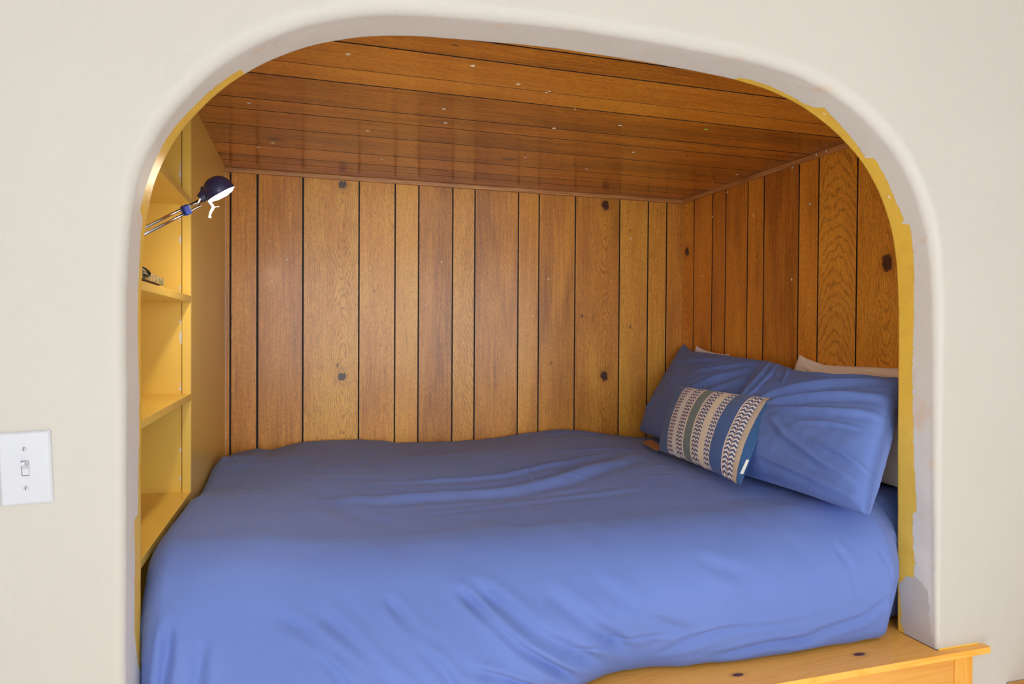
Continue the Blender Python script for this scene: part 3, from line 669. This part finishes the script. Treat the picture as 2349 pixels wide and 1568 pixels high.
    # side flaps
    nv = len(V); c0 = V[:npf].mean(0); c1 = V[-npf:].mean(0); V = np.vstack([V, c0, c1])
    for j in range(npf-1): F.append((nv, j+1, j)); F.append((nv+1, nv-npf+j, nv-npf+j+1))
    F.append((nv, 0, npf-1)); F.append((nv+1, nv-1, nv-npf))
    return V, F
V, F = build_duvet()
dv = mesh('duvet', V, F, MAT['duvet'], smooth=True)
tag(dv, 'rumpled plain blue duvet covering the whole mattress and hanging to the pine platform', 'duvet')
# pull the pivot of the duvet to the world origin (mesh already placed)

# ------------------------------------------------------------------ pillows
def pillow(name, P00, P10, P11, P01, thick, mat, parent=None, nu=130, nv=110, bow=(0.05, 0.06), flip=False, lines=(), seed=1, nz=0.004, power=0.5, back=1.0, shear=None, sag=0.0, top=None, mats=None, uvout=False, floor_z=None, wallx=None):
    """cushion with corners bottom-left, bottom-right, top-right, top-left as seen on its front"""
    A, B, Cc, D = [np.array(q, float) for q in (P00, P10, P11, P01)]
    u = np.linspace(0, 1, nu); v = np.linspace(0, 1, nv); U, Vv = np.meshgrid(u, v, indexing='ij')
    a = 2*U-1; b = 2*Vv-1
    a2 = a*(1-bow[0]*(1-np.abs(b)**2.2)); b2 = b*(1-bow[1]*(1-np.abs(a)**2.2))
    Ue = (a2+1)/2; Ve = (b2+1)/2
    base = (A*(1-Ue[..., None])*(1-Ve[..., None]) + B*Ue[..., None]*(1-Ve[..., None]) + Cc*Ue[..., None]*Ve[..., None] + D*(1-Ue[..., None])*Ve[..., None])
    if top is not None:
        base[..., 2] += np.interp(U, top[0], top[1])*Vv**2
    nrm = np.cross(B-A, D-A); nrm /= np.linalg.norm(nrm)
    if flip: nrm = -nrm
    prof = (np.clip(1-a**2, 0, 1)*np.clip(1-b**2, 0, 1))**power
    prof = prof*(1+sag*(-b))
    Fr = base + nrm*(thick/2*prof)[..., None]; Bk = base - nrm*(back*thick/2*prof)[..., None]
    def wr(G, sgn, sd, ls):
        N = grid_normals(G); 
        if (N[nu//2, nv//2]@(nrm*sgn)) < 0: N = -N
        Pp = G.reshape(-1, 3); Nf = N.reshape(-1, 3)
        W3 = np.c_[U.reshape(-1), Vv.reshape(-1), np.zeros(U.size)]
        out = np.zeros(len(Pp))
        for pts, wd, amp in ls:
            pts = [np.array((q[0], q[1], 0.0)) for q in pts]; best = np.full(len(Pp), 1e9); tb = np.zeros(len(Pp)); Lq = len(pts)-1
            for i in range(Lq):
                d, t, _ = seg_dist(W3, pts[i], pts[i+1]); m = d < best; best[m] = d[m]; tb[m] = (i+t[m])/Lq
            x = best/(wd*0.70); out += 1.35*amp*np.sin(np.pi*np.clip(tb, 0, 1))**0.9*(np.exp(-x*x)-0.35*np.exp(-((x-1.7)**2)*1.2))
        edge = np.clip(prof.reshape(-1)*3, 0, 1)
        out = (out + snoise(Pp, sd, 5.0)*nz + snoise(Pp, sd+7, 13.0)*nz*0.3)*edge
        return Pp + Nf*out[:, None]
    Fp = wr(Fr, 1, seed, lines); Bp = wr(Bk, -1, seed+3, [])
    V = np.vstack([Fp, Bp]); n1 = nu*nv
    UV = np.vstack([np.c_[U.reshape(-1), Vv.reshape(-1)], np.c_[U.reshape(-1), Vv.reshape(-1)]])
    F = []; MI = []
    for i in range(nu-1):
        for j in range(nv-1):
            q = (i*nv+j, (i+1)*nv+j, (i+1)*nv+j+1, i*nv+j+1)
            F.append(q if not flip else q[::-1]); MI.append(0)
            q2 = tuple(k+n1 for k in q); F.append(q2[::-1] if not flip else q2); MI.append(1 if mats else 0)
    # seam strip around the edge (weld)
    per = [(i*nv) for i in range(nu)] + [((nu-1)*nv+j) for j in range(1, nv)] + [(i*nv+nv-1) for i in range(nu-2, -1, -1)] + [j for j in range(nv-2, 0, -1)]
    for k in range(len(per)):
        p0, p1 = per[k], per[(k+1) % len(per)]; q = (p1, p0, p0+n1, p1+n1); F.append(q if not flip else q[::-1]); MI.append(0)
    if floor_z is not None: V[:, 2] = np.maximum(V[:, 2], floor_z)
    if wallx is not None: V[:, 0] = np.minimum(V[:, 0], wallx)
    V[:, 2] += H0
    return mesh(name, V, F, mats or mat, parent, smooth=True, mi=MI, uv=UV)

FZ = -0.449
# far blue pillow leaning into the back corner
pA = pillow('pillow', (1.50, 2.86, -0.470), (1.36, 2.08, -0.455), (1.66, 2.16, -0.098), (1.742, 2.875, -0.046), 0.165, MAT['pillow'], flip=False, top=([0, 0.10, 0.22, 0.6, 1], [0, -0.020, -0.018, -0.006, 0]),
   lines=[([(0.1,0.8),(0.4,0.86),(0.75,0.93)],0.03,0.006),([(0.55,0.45),(0.75,0.65),(0.97,0.9)],0.035,0.010),([(0.6,0.3),(0.8,0.5),(0.98,0.8)],0.03,0.008),([(0.5,0.7),(0.7,0.8),(0.95,0.95)],0.025,0.006),([(0.02,0.1),(0.15,0.3),(0.3,0.4)],0.03,0.005)],
   seed=4, floor_z=FZ, back=0.5, wallx=XR-0.004, power=0.40, bow=(0.03, 0.04), sag=0.15)
tag(pA, 'blue pillow leaning in the far corner where back wall meets right wall', 'pillow', 'blue pillows')
# near blue pillow
pB = pillow('pillow', (1.30, 2.03, -0.452), (1.335, 1.340, -0.452), (1.665, 1.540, -0.128), (1.65, 2.150, -0.096), 0.20, MAT['pillow'], top=([0, 0.12, 0.38, 0.65, 1], [0, -0.008, -0.028, -0.020, 0.004]),
   lines=[([(1.0,0.95),(0.7,0.82),(0.4,0.62),(0.22,0.40)],0.045,0.012),([(1.02,0.80),(0.75,0.68),(0.5,0.56),(0.26,0.44)],0.04,0.012),([(1.02,0.64),(0.8,0.54),(0.6,0.48),(0.36,0.46)],0.035,0.009),
          ([(0.10,1.0),(0.16,0.8),(0.14,0.55),(0.07,0.30)],0.020,0.008),([(0.17,1.0),(0.235,0.82),(0.23,0.62),(0.15,0.45)],0.016,0.007),([(0.25,1.0),(0.34,0.88),(0.40,0.70)],0.016,0.006),
          ([(1.0,0.13),(0.8,0.17),(0.6,0.26),(0.45,0.38)],0.032,0.010),([(0.98,0.05),(0.75,0.065),(0.45,0.09)],0.022,0.009),([(1.0,0.24),(0.88,0.27),(0.72,0.30)],0.024,0.008),([(0.35,0.97),(0.6,0.93),(0.92,0.98)],0.02,0.006),([(0.95,0.48),(0.8,0.44),(0.62,0.38)],0.02,0.005),([(0.1,0.15),(0.3,0.2),(0.5,0.2)],0.03,0.004)],
   seed=12, floor_z=FZ, wallx=XR-0.004, power=0.38, back=1.2, bow=(0.04, 0.055), sag=0.12)
tag(pB, 'blue pillow nearest the arch, leaning on the right wall in front of the cream pillow', 'pillow', 'blue pillows')
# cream pillow behind the near blue one
pC = pillow('pillow', (1.690, 2.22, -0.449), (1.660, 1.480, -0.449), (1.752, 1.43, -0.092), (1.752, 2.085, -0.076), 0.06, MAT['cream'],
   lines=[([(0.05,0.93),(0.3,0.86),(0.6,0.93)],0.025,0.006),([(0.4,0.95),(0.7,0.9),(0.95,0.95)],0.02,0.005)], seed=21, floor_z=FZ, wallx=XR-0.003, power=0.45, bow=(0.02, 0.045), top=([0, 0.06, 0.2, 0.5, 1], [0.004, -0.006, -0.020, -0.010, 0]))
tag(pC, 'cream pillow standing against the right wall behind the near blue pillow', 'pillow')
pD = pillow('pillow', (1.690, 2.86, -0.42), (1.700, 2.40, -0.42), (1.752, 2.52, -0.085), (1.752, 2.78, -0.052), 0.05, MAT['whitec'], nu=60, nv=50, seed=31, wallx=XR-0.003)
tag(pD, 'white pillow barely peeking out above the far blue pillow', 'pillow')

# striped cushion -------------------------------------------------
def cushion_mat():
    s = NT('striped_weave'); x, y, _ = s.sep(s.uv())
    wig = s.M('MULTIPLY', s.M('SUBTRACT', s.noise(s.comb(x, s.M('MULTIPLY', y, 6.0)), 3.0, 2), 0.5), 0.006)
    x = s.M('ADD', x, wig)
    navy = (0.045, 0.07, 0.24); nav2 = (0.035, 0.11, 0.36); tan = (0.52, 0.36, 0.25); cr = (0.86, 0.76, 0.61); wh = (0.80, 0.80, 0.80); te = (0.155, 0.22, 0.225); lt = (0.88, 0.78, 0.64)
    # stripe edges measured across the bulging face, converted to cloth position
    def q(v): return float(np.interp(v*0.915, [0, .10, .18, .36, .57, .76, 1], [.13, .268, .338, .598, .738, .905, 1]))
    st = [(0.0, nav2), (0.004, nav2), (0.048, lt), (0.054, tan), (0.108, lt), (0.112, wh), (0.180, lt), (0.184, tan), (0.250, lt), (0.262, te), (0.328, lt), (0.340, tan), (0.408, lt), (0.412, cr), (0.510, lt), (0.514, tan), (0.602, lt), (0.610, nav2), (0.750, lt), (0.764, tan), (0.918, (0.42, 0.30, 0.20)), (0.926, (0.58, 0.45, 0.33)), (1.0, (0.012, 0.10, 0.30))]
    base = s.ramp(x, [(q(a_), c_) for a_, c_ in st], 'CONSTANT')
    # column coordinate inside the patterned bands (0..2)
    bands = [(0.055, 0.107), (0.185, 0.249), (0.341, 0.407), (0.515, 0.601), (0.767, 0.915)]
    stops = [(0.0, 0.0)]
    for a, b in bands: stops += [(q(a)-0.0008, 0.0), (q(a), 0.02), (q(b), 0.98), (q(b)+0.0008, 0.0)]
    colc = s.ramp(x, stops, 'LINEAR')
    msk = s.M('GREATER_THAN', colc, 0.012)
    c2 = s.M('FRACT', s.M('MULTIPLY', colc, 2.0))
    tri = s.M('ABSOLUTE', s.M('SUBTRACT', c2, 0.5))       # 0 centre .. 0.5 edge
    f = s.M('FRACT', s.M('ADD', s.M('MULTIPLY', y, 21.0), s.M('MULTIPLY', tri, 1.1)))
    whi = s.M('GREATER_THAN', f, 0.5)
    pat = s.mix(whi, navy, (0.90, 0.84, 0.80))
    edge = s.M('GREATER_THAN', tri, 0.42)
    pat = s.mix(edge, pat, (0.42, 0.30, 0.25))
    c = s.mix(msk, base, pat)
    fl = s.noise(s.comb(s.M('MULTIPLY', x, 260.0), s.M('MULTIPLY', y, 200.0)), 1.0, 2, 0.6)
    c = s.mix(s.M('MULTIPLY', s.sm(fl, 0.5, 0.75), 0.30), c, (0.55, 0.56, 0.58))
    c = s.mix(s.M('MULTIPLY', s.M('SUBTRACT', 1.0, s.sm(fl, 0.25, 0.48)), 0.25), c, (0.03, 0.03, 0.06))
    wv = s.M('SINE', s.M('MULTIPLY', y, 520.0))
    h = s.M('ADD', s.M('MULTIPLY', wv, 0.4), s.M('ADD', fl, s.M('MULTIPLY', whi, 0.5)))
    return s.done(c, 0.9, 0, s.bump(h, 0.5, 0.0015), Sheen_Weight=0.2)
MAT['stripes'] = cushion_mat(); MAT['cush_back'] = fabric('deep_blue_back', (0.012, 0.075, 0.25), (0.014, 0.085, 0.27), 0.1)
cu = pillow('throw_cushion', (1.262, 2.250, -0.437), (1.200, 1.665, -0.437), (1.440, 1.818, -0.203), (1.400, 2.375, -0.200), 0.115, None,
            nu=150, nv=110, seed=41, nz=0.0025, back=0.6, floor_z=FZ+0.002, bow=(0.03, 0.05), power=0.45, mats=[MAT['stripes'], MAT['cush_back']])
tag(cu, 'small striped woven cushion in cream, navy and green leaning on the blue pillows', 'cushion')
# leather tag and woven label, parts of the cushion
lt_ = simple('brown_leather', (0.30, 0.15, 0.08), 0.6)
def card(name, P, Nv, th, mat, parent):
    P = [Vector(p) for p in P]; N_ = Vector(Nv).normalized()*th/2; V = [p-N_ for p in P]+[p+N_ for p in P]
    V = [(v.x, v.y, v.z+H0) for v in V]
    return MB().add(V, [(3,2,1,0), (4,5,6,7), (0,1,5,4), (1,2,6,5), (2,3,7,6), (3,0,4,7)]).build(name, mat, parent, bevel=0.0004)

# the leather tag sticks out from the lower left corner, the woven label sits on the right seam
card('leather_tag', [(1.300, 2.460, -0.440), (1.352, 2.478, -0.432), (1.277, 2.235, -0.425), (1.243, 2.232, -0.434)], (0.3, 0, 1), 0.0015, lt_, cu)['label'] = 'brown leather tag'
card('woven_label', [(1.206, 1.648, -0.358), (1.212, 1.643, -0.358), (1.199, 1.652, -0.400), (1.192, 1.658, -0.400)], (-0.5, -0.7, 0), 0.0015, simple('label_white', (0.75, 0.72, 0.66), 0.8), cu)['label'] = 'small white woven label'

# ------------------------------------------------------------------ lamp
lamp = tag(empty('reading_lamp', (-0.366, 1.53, SH[1])), 'navy swing-arm reading lamp with lit dome shade standing on the bookshelf', 'lamp')
navy = simple('navy_enamel', (0.022, 0.024, 0.075), 0.42, 0.1, Coat_Weight=0.3)
chrome = simple('chrome', (0.75, 0.76, 0.80), 0.14, 1.0)
black = simple('black_plastic', (0.01, 0.01, 0.012), 0.45)
whitep = simple('white_plastic', (0.50, 0.49, 0.47), 0.35)
HP = Vector((-0.248, 1.756, 0.305+H0)); EL = Vector((-0.388, 1.62, 0.185+H0)); BS = Vector((-0.366, 1.53, SH[1]))
MB().lathe([(0, 0.0), (0, 0.036), (0.014, 0.036), (0.018, 0.031), (0.020, 0.0)], BS, (0, 0, 1), 40).build('base', navy, lamp, auto=0.6)
MB().tube([BS+Vector((0, 0, 0.018)), BS+Vector((-0.01, 0.02, 0.06)), EL], 0.0035, 10).build('lower_arm', chrome, lamp, smooth=True)
MB().lathe([(-0.010, 0.0), (-0.010, 0.009), (0.010, 0.009), (0.010, 0.0)], EL, (0, 1, 0), 20).build('elbow_joint', black, lamp, auto=0.6)
MB().tube([(-0.3325, 1.575, 0.134+H0), (-0.3325, 1.608, 0.1335+H0), (-0.3325, 1.634, 0.131+H0), (-0.3325, 1.650, 0.127+H0), (-0.3325, 1.648, 0.122+H0), (-0.3325, 1.626, 0.1195+H0), (-0.3325, 1.595, 0.1195+H0)], 0.0022, 8).build('cord_loop', black, lamp, smooth=True)
MB().tube([(-0.337, 1.60, 0.131+H0), (-0.337, 1.618, 0.1285+H0), (-0.337, 1.613, 0.1215+H0)], 0.0012, 8).build('spring_clip', chrome, lamp, smooth=True)
d = (HP-EL).normalized(); off = Vector((0.1, 0, 1)); off = (off - d*off.dot(d)).normalized()*0.0062
arm = MB(); arm.tube([EL+off, HP+off], 0.0034, 12); arm.tube([EL-off, HP-off], 0.0034, 12)
arm.build('upper_arm', chrome, lamp, smooth=True)
cl = HP - d*0.040
Rm = Matrix((d, d.cross(off).normalized(), off.normalized())).transposed()
def obox(mb, c, hx, hy, hz, R, m=0):
    V = [c + R @ Vector((sx*hx, sy*hy, sz*hz)) for sz in (-1, 1) for sx, sy in ((-1, -1), (1, -1), (1, 1), (-1, 1))]
    return mb.add(V, [(0,3,2,1),(4,5,6,7),(0,1,5,4),(1,2,6,5),(2,3,7,6),(3,0,4,7)], m)
obox(MB(), cl, 0.0090, 0.0062, 0.0112, Rm).build('arm_clamp', simple('cobalt_plastic', (0.01, 0.035, 0.24), 0.4), lamp, bevel=0.002)
Rt = Vector((0.957, -0.29, 0)); Up = Vector((0, 0, 1)); Fw = Vector((0.29, 0.957, 0))
nO = (Rt*0.50 - Up*0.86 + Fw*0.29).normalized()       # direction the shade opens towards
Mc = Vector((-0.2005, 1.754, 0.3325+H0))
jt = MB(); jt.lathe([(-0.008, 0.0), (-0.008, 0.006), (0.008, 0.006), (0.008, 0.0)], HP+d*0.002, Fw, 16)
jt.tube([HP-Fw*0.006, Vector((-0.2445, 1.750, 0.315+H0))], 0.003, 10); jt.tube([HP+Fw*0.006, Vector((-0.2445, 1.762, 0.315+H0))], 0.003, 10)
jt.build('head_joint', chrome, lamp, auto=0.6)
R_ = 0.0357; hgt = 0.041
prof = []
for k in range(22):
    a = math.pi/2*k/21; prof.append((-hgt*math.cos(a)**0.92 if k < 21 else 0.0, R_*math.sin(a)**0.9))
prof += [(0.0025, R_+0.0006), (0.0025, R_-0.0008)]
for k in range(22):
    a = math.pi/2*(21-k)/21; prof.append((-(hgt-0.0015)*math.cos(a)**0.92 if k else 0.0, (R_-0.0016)*math.sin(a)**0.9))
sh = MB().lathe(prof, Mc, nO, 56).build('lamp_shade', navy, lamp, auto=0.9)
nk0 = Vector((-0.2455, 1.756, 0.3155+H0)); nk1 = Vector((-0.226, 1.756, 0.3395+H0)); ax = (nk1-nk0).normalized()
MB().lathe([(0, 0.0), (0, 0.0108), (0.014, 0.0125), (0.020, 0.0165), (0.026, 0.0175), (0.030, 0.0)], nk0, ax, 32).build('socket_housing', navy, lamp, auto=0.7)
hp = [(-0.228,0.312),(-0.223,0.306),(-0.2185,0.2995),(-0.217,0.296),(-0.2195,0.290),(-0.2225,0.284),(-0.224,0.279),(-0.225,0.2745)]
hm = MB().tube([(x, 1.750, z+H0) for x, z in hp], [0.0030,0.0034,0.0036,0.0036,0.0033,0.0030,0.0027,0.0024], 12); hm.lathe([(-0.003, 0.0), (-0.003, 0.0036), (0.002, 0.0036), (0.003, 0.0)], (-0.225, 1.750, 0.2735+H0), (0.15, 0, 1), 14)
hd = hm.build('tilt_handle', whitep, lamp, smooth=False, auto=0.8); hd['label'] = 'white curved handle'
MB().tube([(-0.218, 1.750, 0.2962+H0), (-0.204, 1.750, 0.299+H0)], 0.0005, 6).build('wire', chrome, hd)
em = NT('lit_bulb'); em.done((1, 0.9, 0.75), 0.5); em.put(em.b.inputs['Emission Color'], (1.0, 0.85, 0.66, 1)); em.put(em.b.inputs['Emission Strength'], LAMP_STRENGTH)
MB().lathe([(-0.018, 0.0), (-0.018, 0.012), (-0.004, 0.030), (0.003, 0.0305), (0.007, 0.027), (0.0095, 0.016), (0.010, 0.0)], Mc, nO, 32).build('bulb', em.m, lamp, smooth=True)

# ------------------------------------------------------------------ books on the shelf
bk_dark = simple('dark_cover', (0.045, 0.02, 0.015), 0.5); paper = NT('book_pages'); p = paper.obj()
pp = paper.done(paper.mix(paper.sm(paper.M('SINE', paper.M('MULTIPLY', paper.sep(p)[2], 9000.0)), 0.2, 0.8), (0.62, 0.50, 0.34), (0.45, 0.33, 0.2)), 0.8)
s = NT('patterned_cover'); p = s.obj(); n_ = s.noise(p, 42.0, 3, 0.6)
cov = s.done(s.ramp(n_, [(0.36, (0.10, 0.13, 0.06)), (0.47, (0.36, 0.33, 0.17)), (0.55, (0.55, 0.40, 0.18)), (0.66, (0.20, 0.13, 0.09))]), 0.5)
def book(name, x0, x1, y0, y1, z0, z1, rz, cover, label):
    cx, cy = (x0+x1)/2, (y0+y1)/2
    r = tag(empty(name, (cx, cy, z0), rz), label, 'book')
    def loc(mb, nm, mat, par, **k):
        o = mesh(nm, mb.V, mb.F, mat, None, False, mb.M); o.parent = par; return o
    hx, hy, h = (x1-x0)/2, (y1-y0)/2, z1-z0
    loc(MB().box(-hx+.003, hx-.003, -hy+.003, hy-.003, .0011, h-.0011), 'pages', pp, r)
    loc(MB().box(-hx, hx, -hy, hy, 0, .001).box(-hx, hx, -hy, hy, h-.001, h).box(hx-.0015, hx, -hy, hy, .001, h-.001), 'cover', cover, r)
    return r
book('book', -0.440, -0.338, 1.578, 1.775, SH[1]+0.0002, SH[1]+0.0105, 0.0, bk_dark, 'thin dark brown book lying flat on the shelf under the tan paperback')
book('book', -0.452, -0.336, 1.606, 1.832, SH[1]+0.0108, SH[1]+0.0285, 0.02, cov, 'thick tan and green paperback lying on the thin dark book')
s = NT('striped_cover'); c = s.sep(s.obj())
sc_ = s.done(s.ramp(s.M('FRACT', s.M('ADD', s.M('MULTIPLY', c[1], 9.0), s.M('MULTIPLY', c[2], 8.0))), [(0.0, (0.42, 0.36, 0.28)), (0.3, (0.50, 0.42, 0.32)), (0.42, (0.16, 0.10, 0.05)), (0.52, (0.55, 0.30, 0.14)), (0.66, (0.50, 0.44, 0.33)), (0.8, (0.22, 0.20, 0.18))]), 0.6)
lf = MB().add([(-0.372, 1.700, SH[1]+0.0287), (-0.372, 1.848, SH[1]+0.0287), (-0.392, 1.838, SH[1]+0.067), (-0.392, 1.700, SH[1]+0.067), (-0.376, 1.700, SH[1]+0.0287), (-0.378, 1.848, SH[1]+0.0287), (-0.396, 1.838, SH[1]+0.067), (-0.396, 1.700, SH[1]+0.067)],
     [(0,1,2,3),(7,6,5,4),(0,4,5,1),(1,5,6,2),(2,6,7,3),(3,7,4,0)]).build('folded_leaflet', sc_)
tag(lf, 'grey and brown striped folded leaflet propped up on the paperback', 'leaflet')

# ------------------------------------------------------------------ light switch
sw = tag(empty('light_switch', (-0.4575, YW, H0-0.2335)), 'white toggle light switch on the cream wall left of the arch', 'light switch')
swp = simple('switch_white', (0.60, 0.61, 0.66), 0.3)
pm = MB(); hw, hh_ = 0.0385, 0.0622
ring = lambda a, b, y: [(-a, y, -b), (a, y, -b), (a, y, b), (-a, y, b)]
V_ = ring(hw, hh_, 0.0) + ring(hw, hh_, -0.003) + ring(hw-0.0035, hh_-0.0035, -0.0062) + ring(0.0056, 0.0128, -0.0062) + ring(0.0056, 0.0128, -0.002)
F_ = []
for r in range(4):
    for k in range(4): F_.append((r*4+k, r*4+(k+1) % 4, (r+1)*4+(k+1) % 4, (r+1)*4+k))
pm.add(V_, F_)
def lo(mb, nm, mat, par, bevel=0, auto=None):
    o = mesh(nm, mb.V, mb.F, mat, None, False, mb.M); o.parent = par
    if bevel:
        b = o.modifiers.new('bevel', 'BEVEL'); b.width = bevel; b.segments = 3
    if auto: o.data.polygons.foreach_set('use_smooth', [True]*len(o.data.polygons)); o.data.set_sharp_from_angle(angle=auto)
    return o
lo(pm, 'plate', swp, sw, 0.001)
lo(MB().box(-0.0048, 0.0048, -0.0045, -0.001, -0.0118, 0.0118), 'toggle_housing', swp, sw)
lo(MB().add([(-0.0036,-0.004,-0.002),(0.0036,-0.004,-0.002),(0.0036,-0.004,0.0075),(-0.0036,-0.004,0.0075),(-0.003,-0.0165,0.0075),(0.003,-0.0165,0.0075),(0.003,-0.0165,0.0125),(-0.003,-0.0165,0.0125)],
   [(0,1,2,3),(7,6,5,4),(0,4,5,1),(1,5,6,2),(2,6,7,3),(3,7,4,0)]), 'toggle', swp, sw, 0.0008)
scm = simple('screw_paint', (0.52, 0.52, 0.55), 0.35); slm = simple('screw_slot', (0.10, 0.09, 0.09), 0.6)
for zz in (0.0332, -0.0332):
    sc = lo(MB().lathe([(0, 0.0036), (0.0012, 0.0034), (0.002, 0.0022), (0.0022, 0.0)], (0, -0.0062, zz), (0, -1, 0), 20), 'screw', scm, sw, auto=0.8)
    sl = lo(MB().add([(-0.0008,-0.0086,zz-0.0031),(0.0002,-0.0086,zz-0.0031),(0.0012,-0.0086,zz+0.0031),(0.0002,-0.0086,zz+0.0031),(-0.0008,-0.008,zz-0.0031),(0.0002,-0.008,zz-0.0031),(0.0012,-0.008,zz+0.0031),(0.0002,-0.008,zz+0.0031)],[(0,1,2,3),(7,6,5,4),(0,4,5,1),(1,5,6,2),(2,6,7,3),(3,7,4,0)]), 'screw_slot', slm, sc)
sw.rotation_euler = (0, math.radians(-2.2), 0)

# ------------------------------------------------------------------ glow star stickers
stm = simple('star_plastic', (0.80, 0.76, 0.62), 0.4); stg = simple('green_plastic', (0.30, 0.72, 0.06), 0.4)
def star_mesh(r, th):
    V = [(0, 0, -th)]; 
    for k in range(10):
        a = math.pi*k/5 + math.pi/2; q = r if k % 2 == 0 else r*0.48; V.append((q*math.cos(a), q*math.sin(a), -th*0.6))
    for k in range(10): x, y, z = V[1+k]; V.append((x, y, 0))
    F = [(0, 1+(k+1) % 10, 1+k) for k in range(10)] + [(1+k, 1+(k+1) % 10, 11+(k+1) % 10, 11+k) for k in range(10)] + [tuple(11+k for k in range(10))]
    me = bpy.data.meshes.new('star'); me.from_pydata(V, [], F); me.materials.append(stm); me.update(); return me
SM = star_mesh(0.0062, 0.0016)
GM = SM.copy(); GM.materials.clear(); GM.materials.append(stg)
rs = random.Random(5)
def star(pos, into, scale, label, group, me=None):
    """into: unit vector pointing into the surface"""
    o = bpy.data.objects.new('glow_star', me or SM); COL.objects.link(o)
    z = Vector(into); q = z.to_track_quat('Z', 'Y').to_matrix() @ Matrix.Rotation(rs.uniform(0, 6.28), 3, 'Z')
    o.matrix_world = Matrix.Translation(pos) @ q.to_4x4() @ Matrix.Diagonal((scale, scale, 1, 1))
    tag(o, label, 'star sticker', group)
cs = [(0.090,1.648,1.15,'largest white star sticker at the upper left of the plank ceiling, nearest the arch'),
 (0.388,1.626,1.1,'white star sticker near the arch crown, second from left at the ceiling front'),
 (0.532,1.708,1.0,'white star sticker on the ceiling, right of and behind the one by the arch crown'),
 (0.623,1.743,0.45,'tiny white star speck at a ceiling groove, left one of a close pair'),
 (0.629,1.734,0.6,'tiny white star at a ceiling groove, right one of a close pair'),
 (-0.164,2.085,1.0,'white star sticker at the far left end of the ceiling planks'),
 (0.382,1.963,1.0,'white star sticker in the middle of the ceiling, just above another slightly nearer the back'),
 (0.413,2.092,1.1,'white star sticker in the middle of the ceiling, below its close neighbour'),
 (0.186,2.252,1.1,'white star sticker on the left half of the ceiling, alone between two grooves'),
 (-0.119,2.500,1.0,'white star sticker near the back left ceiling corner, beside a short dark grain mark'),
 (-0.171,2.572,1.1,'white star sticker on the ceiling above the lamp, closest to the back left corner'),
 (0.268,2.602,0.9,'white star sticker on the ceiling close to the back wall, left of centre'),
 (0.755,2.037,1.1,'white star sticker on a ceiling groove right of the middle'),
 (0.779,2.407,1.0,'white star sticker on the ceiling right of the dark elongated knot'),
 (0.944,1.945,1.0,'white star sticker on the right half of the ceiling, left of the green one'),
 (1.066,2.498,1.0,'white star sticker close to the back wall on the right half of the ceiling'),
 (1.128,2.215,1.0,'white star sticker on the ceiling between the green one and the back wall'),
 (1.673,2.540,0.6,'very small star speck on the ceiling in front of the back right corner'),
 (1.690,2.391,0.9,'white star sticker on the ceiling near the right wall, right of the round knot'),
 (0.749,1.844,0.45,'faint tiny star speck on a ceiling groove right of the crown')]
for x, y, sc, lb in cs: star((x, y, ZC), (0, 0, 1), sc, lb, 'star stickers on the alcove ceiling')
star((1.223, 1.896, ZC), (0, 0, 1), 1.15, 'only green star sticker, on the right half of the plank ceiling', 'star stickers on the alcove ceiling', GM)
for y, z, sc, lb in [(2.575,0.628,0.9,'white star sticker high on the right wall near the back corner, under the trim'),
 (2.687,0.539,0.9,'white star sticker on the first groove of the right wall, above the oval knot'),
 (2.391,0.495,0.9,'white star sticker on the right wall on the narrow board left of the wide one'),
 (2.157,0.643,0.9,'white star sticker on the right wall tucked under the bead trim near the arch'),
 (2.060,0.484,1.0,'white star sticker on the right wall on the narrow board nearest the arch'),
 (2.154,0.213,0.9,'white star sticker halfway up the right wall above the meeting of the pillows'),
 (2.766,0.273,0.9,'white star sticker on the right wall above the far blue pillow')]:
    star((XR, y, z-(0.004 if z > .63 else 0)+H0), (1, 0, 0), sc, lb, 'star stickers on the right wall')
for y, z, lb in [(2.010,0.6505,'left of two white star stickers on the right bead trim'), (1.962,0.6505,'right of two white star stickers on the right bead trim')]:
    star((XR-m_, y, z+H0), (1, 0, 0), 0.9, lb, 'star stickers on the right wall')
for x, z, sc, lb in [(-0.082,0.300,0.85,'leftmost white star sticker on the back wall'),
 (0.062,0.268,0.85,'white star sticker on the wide knotty board at the left of the back wall'),
 (0.444,0.231,0.85,'white star sticker on the back wall left of the groove, above a close pair'),
 (0.505,0.133,0.75,'upper one of a close pair of star stickers on the back wall'),
 (0.496,0.123,0.75,'lower one of a close pair of star stickers on the back wall'),
 (0.565,0.313,0.8,'white star sticker beside a groove at the middle of the back wall'),
 (1.067,0.253,0.9,'white star sticker on the back wall left of the right-hand knotty board'),
 (1.487,0.459,0.9,'white star sticker highest on the back wall, right of the knotty board')]:
    star((x, YB, z+H0), (0, 1, 0), sc, lb, 'star stickers on the back wall')
for t_s, sf, lb in [(0.7093, 0.80, 'white star sticker on the yellow edge of the arch at the right shoulder'), (0.6366, 0.78, 'small white star sticker on the yellow arch edge above the right shoulder')]:
    i = int(np.argmin(abs(tt-t_s))); pos = Vector((base[i, 0], YW+sf*T, base[i, 1]+H0)); nn_ = (Nn[i, 0], 0, Nn[i, 1])
    star(pos, nn_, 0.8 if sf == 0.8 else 0.5, lb, None)
